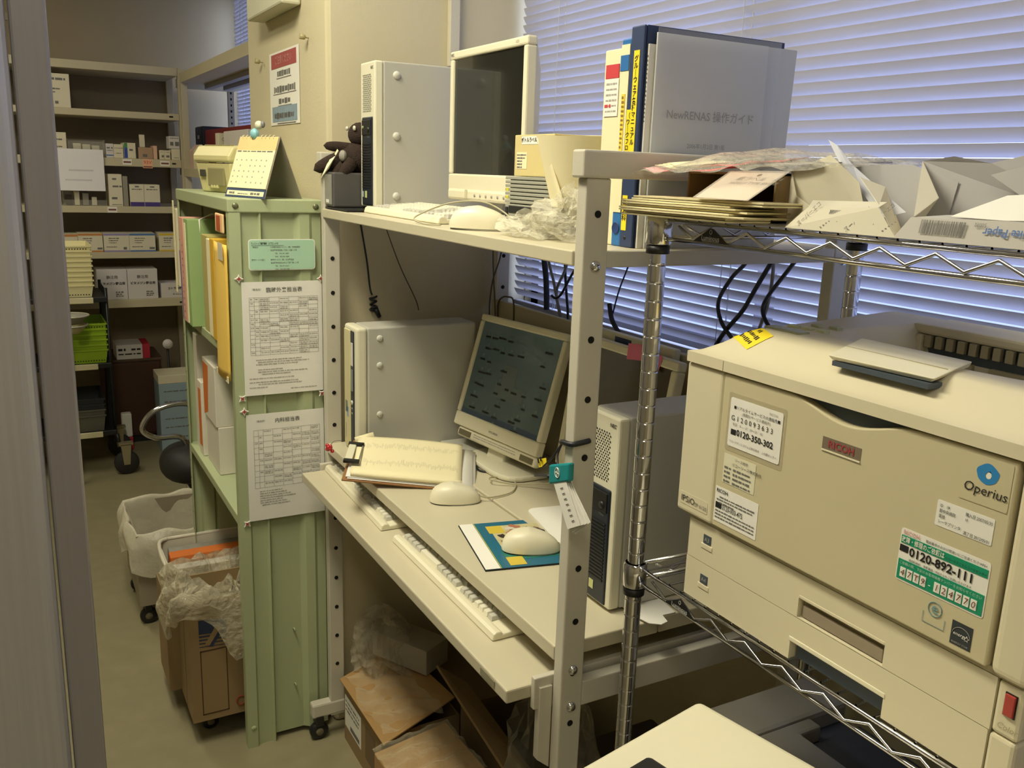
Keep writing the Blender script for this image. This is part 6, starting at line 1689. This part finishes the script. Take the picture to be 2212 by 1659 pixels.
dk3 = thing('dark_unit', 'dark brown unit in the shadow under the desk at the right', 'box', (.98, .33, 0)); bx('case', dk3, M('unit_brown', (60, 46, 36), .6), .83, 1.10, .235, .46, 0, .46, .006); bx('panel', dk3, M('unit_panel', (76, 60, 46), .6), .845, 1.085, .2335, .2345, .05, .42, .003)

# ================================================================ machine in the near foreground and device below the printer
am = thing('office_machine', 'cream plastic machine lid with a rounded corner in the near foreground, cut by the frame', 'machine', (1.613, -.049, 0), math.radians(12))
MZ = .980
def rrect(x0, x1, y0, y1, rs, n=8):
    pts = []
    for (cx, cy, a0), r in zip(((x1, y0, -90), (x1, y1, 0), (x0, y1, 90), (x0, y0, 180)), rs):
        ccx = cx - r if cx == x1 else cx + r; ccy = cy + r if cy == y0 else cy - r
        for i in range(n + 1):
            a = math.radians(a0 + 90 * i / n); pts.append((ccx + r * math.cos(a), ccy + r * math.sin(a)))
    return pts
build('lid', MB().prism(rrect(-.158, .27, -.165, .110, (.05, .03, .012, .055)), 'z', MZ - .045, MZ), IVORY, am, .012, 4, local=True)
build('body', MB().prism(rrect(-.148, .26, -.155, .100, (.05, .03, .02, .05)), 'z', .0, MZ - .048), IVORY2, am, .004, 2, local=True)
bx('catch', am, BLACK, -.112, -.075, -.105, -.042, MZ, MZ + .012, .006, local=True)
gv = thing('grey_device', 'grey machine with a stepped seam on the floor under the printer shelf', 'device', (1.40, .2, 0))
GY = M('device_grey', (128, 124, 116), .5, var=.04); GYD = M('device_dark', (52, 54, 58), .5)
bx('body', gv, GYD, 1.262, 1.98, .20, .43, 0, .775, .006)
bx('top_left', gv, GY, 1.255, 1.345, .19, .435, .60, .806, .008)
build('top_cover', MB().prism([(1.346, .190), (1.98, .190), (1.98, .30), (1.372, .30), (1.372, .345), (1.346, .345)], 'z', .740, .8045), GY, gv, .004)
bx('recess', gv, GYD, 1.375, 1.97, .305, .43, .77, .782, .002)

# ================================================================ cables, clips and hanging notes
CB = M('cable_black', (30, 32, 38), .45, var=.05); CG = M('cable_grey', (128, 126, 122), .5, var=.05); CGD = M('cable_dim', (92, 84, 66), .6, var=.05)
def cable(label, pts, r, mat, group=None, name='cable', sub=8):
    return tag(build(name, MB().tube(pts, r, 7, sub=sub), mat, None), label, 'cable', group)
cable('thick black cable curving behind the rack, left loop', [(.905, .556, 1.50), (.889, .556, 1.469), (.854, .556, 1.436), (.822, .556, 1.385), (.835, .556, 1.345), (.872, .556, 1.315), (.91, .55, 1.29)], .0042, CB)
cable('thick black cable crossing diagonally behind the rack', [(.975, .561, 1.505), (.951, .561, 1.474), (.920, .561, 1.426), (.889, .561, 1.376), (.848, .561, 1.331), (.825, .561, 1.300), (.81, .56, 1.27)], .0048, CB)
cable('second black cable running beside the diagonal one behind the rack', [(1.02, .570, 1.505), (.985, .570, 1.462), (.940, .570, 1.405), (.935, .570, 1.375), (.965, .570, 1.345), (1.01, .570, 1.325)], .0042, CB)
cable('grey cable hanging straight behind the rack', [(.935, .576, 1.51), (.944, .576, 1.46), (.940, .576, 1.40), (.925, .576, 1.35), (.912, .576, 1.315)], .0036, CG)
PXX = -.106
cable('thin black cord with a plug bundle hanging on the pillar above the lower tower', [(PXX, .118, 1.492), (PXX, .137, 1.384), (PXX, .146, 1.309), (PXX, .152, 1.288)], .0026, CB)
pl = thing('plug_bundle', 'coiled black plug end hanging from the thin black cord', 'plug', (PXX, .16, 1.24))
build('coil', MB().tube([(PXX + .004 * math.sin(2.1 * i), .156 + .010 * math.cos(1.3 * i), 1.284 - .0030 * i) for i in range(16)], .0028, 6, sub=4), CB, pl)
build('plug', MB().cyl((PXX, .162, 1.250), (PXX, .174, 1.226), .0075, .0055, n=12), CB, pl)
cable('dim thin wire hanging slantwise on the pillar', [(PXX, .184, 1.49), (PXX, .231, 1.37), (PXX, .280, 1.272), (PXX, .29, 1.24)], .0016, CGD)
cable('pale thin wire hanging straight behind the lower tower', [(-.02, .475, 1.49), (-.015, .475, 1.38), (.0, .475, 1.28), (.01, .475, 1.20)], .0022, CGD)
cable('pale wire curving down towards the lower tower, next to the rear post', [(.065, .470, 1.49), (.035, .470, 1.40), (-.005, .470, 1.33), (-.02, .470, 1.26), (-.015, .470, 1.20)], .0022, CGD)
cable('grey cable slanting before the left part of the window blind, first', [(.140, .552, 1.44), (.159, .552, 1.393), (.187, .552, 1.346), (.202, .552, 1.311), (.229, .552, 1.262)], .0038, CG)
cable('grey cable slanting before the left part of the window blind, crossing one', [(.255, .560, 1.44), (.225, .560, 1.380), (.190, .560, 1.325), (.205, .560, 1.275), (.215, .560, 1.255)], .0038, CG)
cable('black cable before the left part of the window blind', [(.205, .568, 1.44), (.213, .568, 1.392), (.222, .568, 1.34), (.235, .568, 1.285), (.24, .568, 1.255)], .0036, CB)
cable('black cable looping from behind the right front post to the blind', [(.330, .545, 1.425), (.282, .545, 1.376), (.240, .545, 1.325), (.212, .545, 1.308), (.19, .545, 1.312)], .0034, CB)
cable('dark strap hanging at the left edge of the window blind', [(.078, .575, 1.45), (.095, .575, 1.393), (.110, .575, 1.335), (.118, .575, 1.262)], .0080, M('strap_dark', (44, 50, 62), .7))
cable('thin cable looped over the desk back panel', [(.003, .486, 1.20), (.0, .486, 1.262), (.02, .487, 1.285), (.053, .488, 1.292), (.085, .4885, 1.283), (.09, .4885, 1.20)], .0024, CGD)
cable('thin black wire right of the front post, before the blind', [(.525, .560, 1.475), (.500, .560, 1.42), (.47, .560, 1.36), (.45, .56, 1.30)], .0020, CB)
cable('small black cable clump at the sill beside the front post', [(.44, .556, 1.325), (.46, .552, 1.29), (.50, .548, 1.262), (.52, .548, 1.25)], .0060, CB)
cable('thin cables lying behind the clipboard on the worktop', [(.10, .33, WT + .008), (.18, .34, WT + .008), (.26, .30, WT + .007), (.33, .27, WT + .007), (.36, .30, WT + .007)], .0026, CB)
tr_ = thing('paper_pile', 'flat grey-white tray lying between the lower tower and the tilted monitor', 'tray', (.15, .36, WT + .0045)); bx('sheet', tr_, PCG, .098, .205, .27, .44, WT + .0045, WT + .018, .003)
# cord, teal clip and paper tags on the right front post
hp = thing('tag_bundle', 'teal clip with white paper slips hanging on a black cord at the post', 'clip', (1.14, -.02, 1.12))
build('cord', MB().tube([(1.152, .030, 1.2425), (1.1525, .016, 1.241), (1.150, .0, 1.2395), (1.130, -.002, 1.2375), (1.122, .0, 1.2355)], .0042, 7, sub=6), CB, hp)
build('cord', MB().tube([(1.126, -.001, 1.236), (1.122, -.006, 1.215), (1.140, -.014, 1.196)], .0016, 6, sub=6).tube([(1.126, -.001, 1.236), (1.105, -.004, 1.207), (1.075, -.002, 1.182)], .0016, 6, sub=6), CB, hp, kind='stuff')
build('cord_end', MB().tube([(1.118, -.016, 1.182), (1.085, -.008, 1.172), (1.050, .0, 1.160)], .0030, 6, sub=4), CB, hp)
cl = build('clip', MB().slab((1.122, -.020, 1.171), (1.176, -.020, 1.193), (1.176, -.020, 1.2215), (1.120, -.020, 1.2015), .010), M('clip_teal', (28, 140, 146), .35), hp, .003)
build('clip_mark', MB().tube([(1.146 + .006 * math.cos(a), -.0208, 1.1975 + .0075 * math.sin(a)) for a in [i * math.pi / 8 for i in range(17)]], .0007, 5), PAPER, cl)
build('clip_mark', MB().box(1.1455, 1.1467, -.0212, -.0204, 1.191, 1.204).box(1.141, 1.151, -.0212, -.0204, 1.1965, 1.1980), PAPER, cl)
for k in range(4):
    d = .003 * k
    s_ = build('paper_slip', MB().slab((1.178 + d, -.0185 + .0025 * k, 1.120 - .002 * k), (1.210 + d * 1.6, -.0185 + .0025 * k, 1.138 + d), (1.166, -.0185 + .0025 * k, 1.192), (1.132, -.0185 + .0025 * k, 1.180), .0006), PAPER, hp)
m = MB(); rnd = random.Random(101)
for k in range(7):
    c = Vector((1.152, -.0193, 1.178)).lerp(Vector((1.192, -.0193, 1.133)), k / 7 + .05)
    for j in range(2):
        q = c + Vector((.0035 * j, 0, .002 * j))
        m.add([q, q + Vector((.0035, 0, .002)), q + Vector((.0045, 0, .0005)), q + Vector((.001, 0, -.0015))], [(0, 1, 2, 3)])
build('lettering', m, INKG, hp, kind='stuff')
yl = thing('sticker_yellow', 'small yellow sticker with black marks at the foot of the tilted monitor', 'sticker', (1.10, -.003, 1.19)); 
build('sheet', MB().slab((1.060, -.0005, 1.176), (1.083, -.0005, 1.186), (1.080, -.0005, 1.198), (1.058, -.0005, 1.189), .0008), YEL, yl); bars(yl, [(.004, .009, .010, .007), (.012, .017, .012, .007)], INK, planar((1.060, -.0015, 1.176), (.023, 0, .010), (0, 0, 1)))
# white paper flap on the worktop's right edge, below the rack
wp = thing('white_card', 'rounded white card sticking out on the worktop below the chrome rack', 'card', (1.10, .22, WT + .005))
build('card', MB().prism([(1.04, .230), (1.05, .175), (1.10, .172), (1.138, .180), (1.150, .196), (1.146, .212), (1.125, .218), (1.126, .245), (1.06, .255)], 'z', WT + .0044, WT + .0056), PAPER, wp)
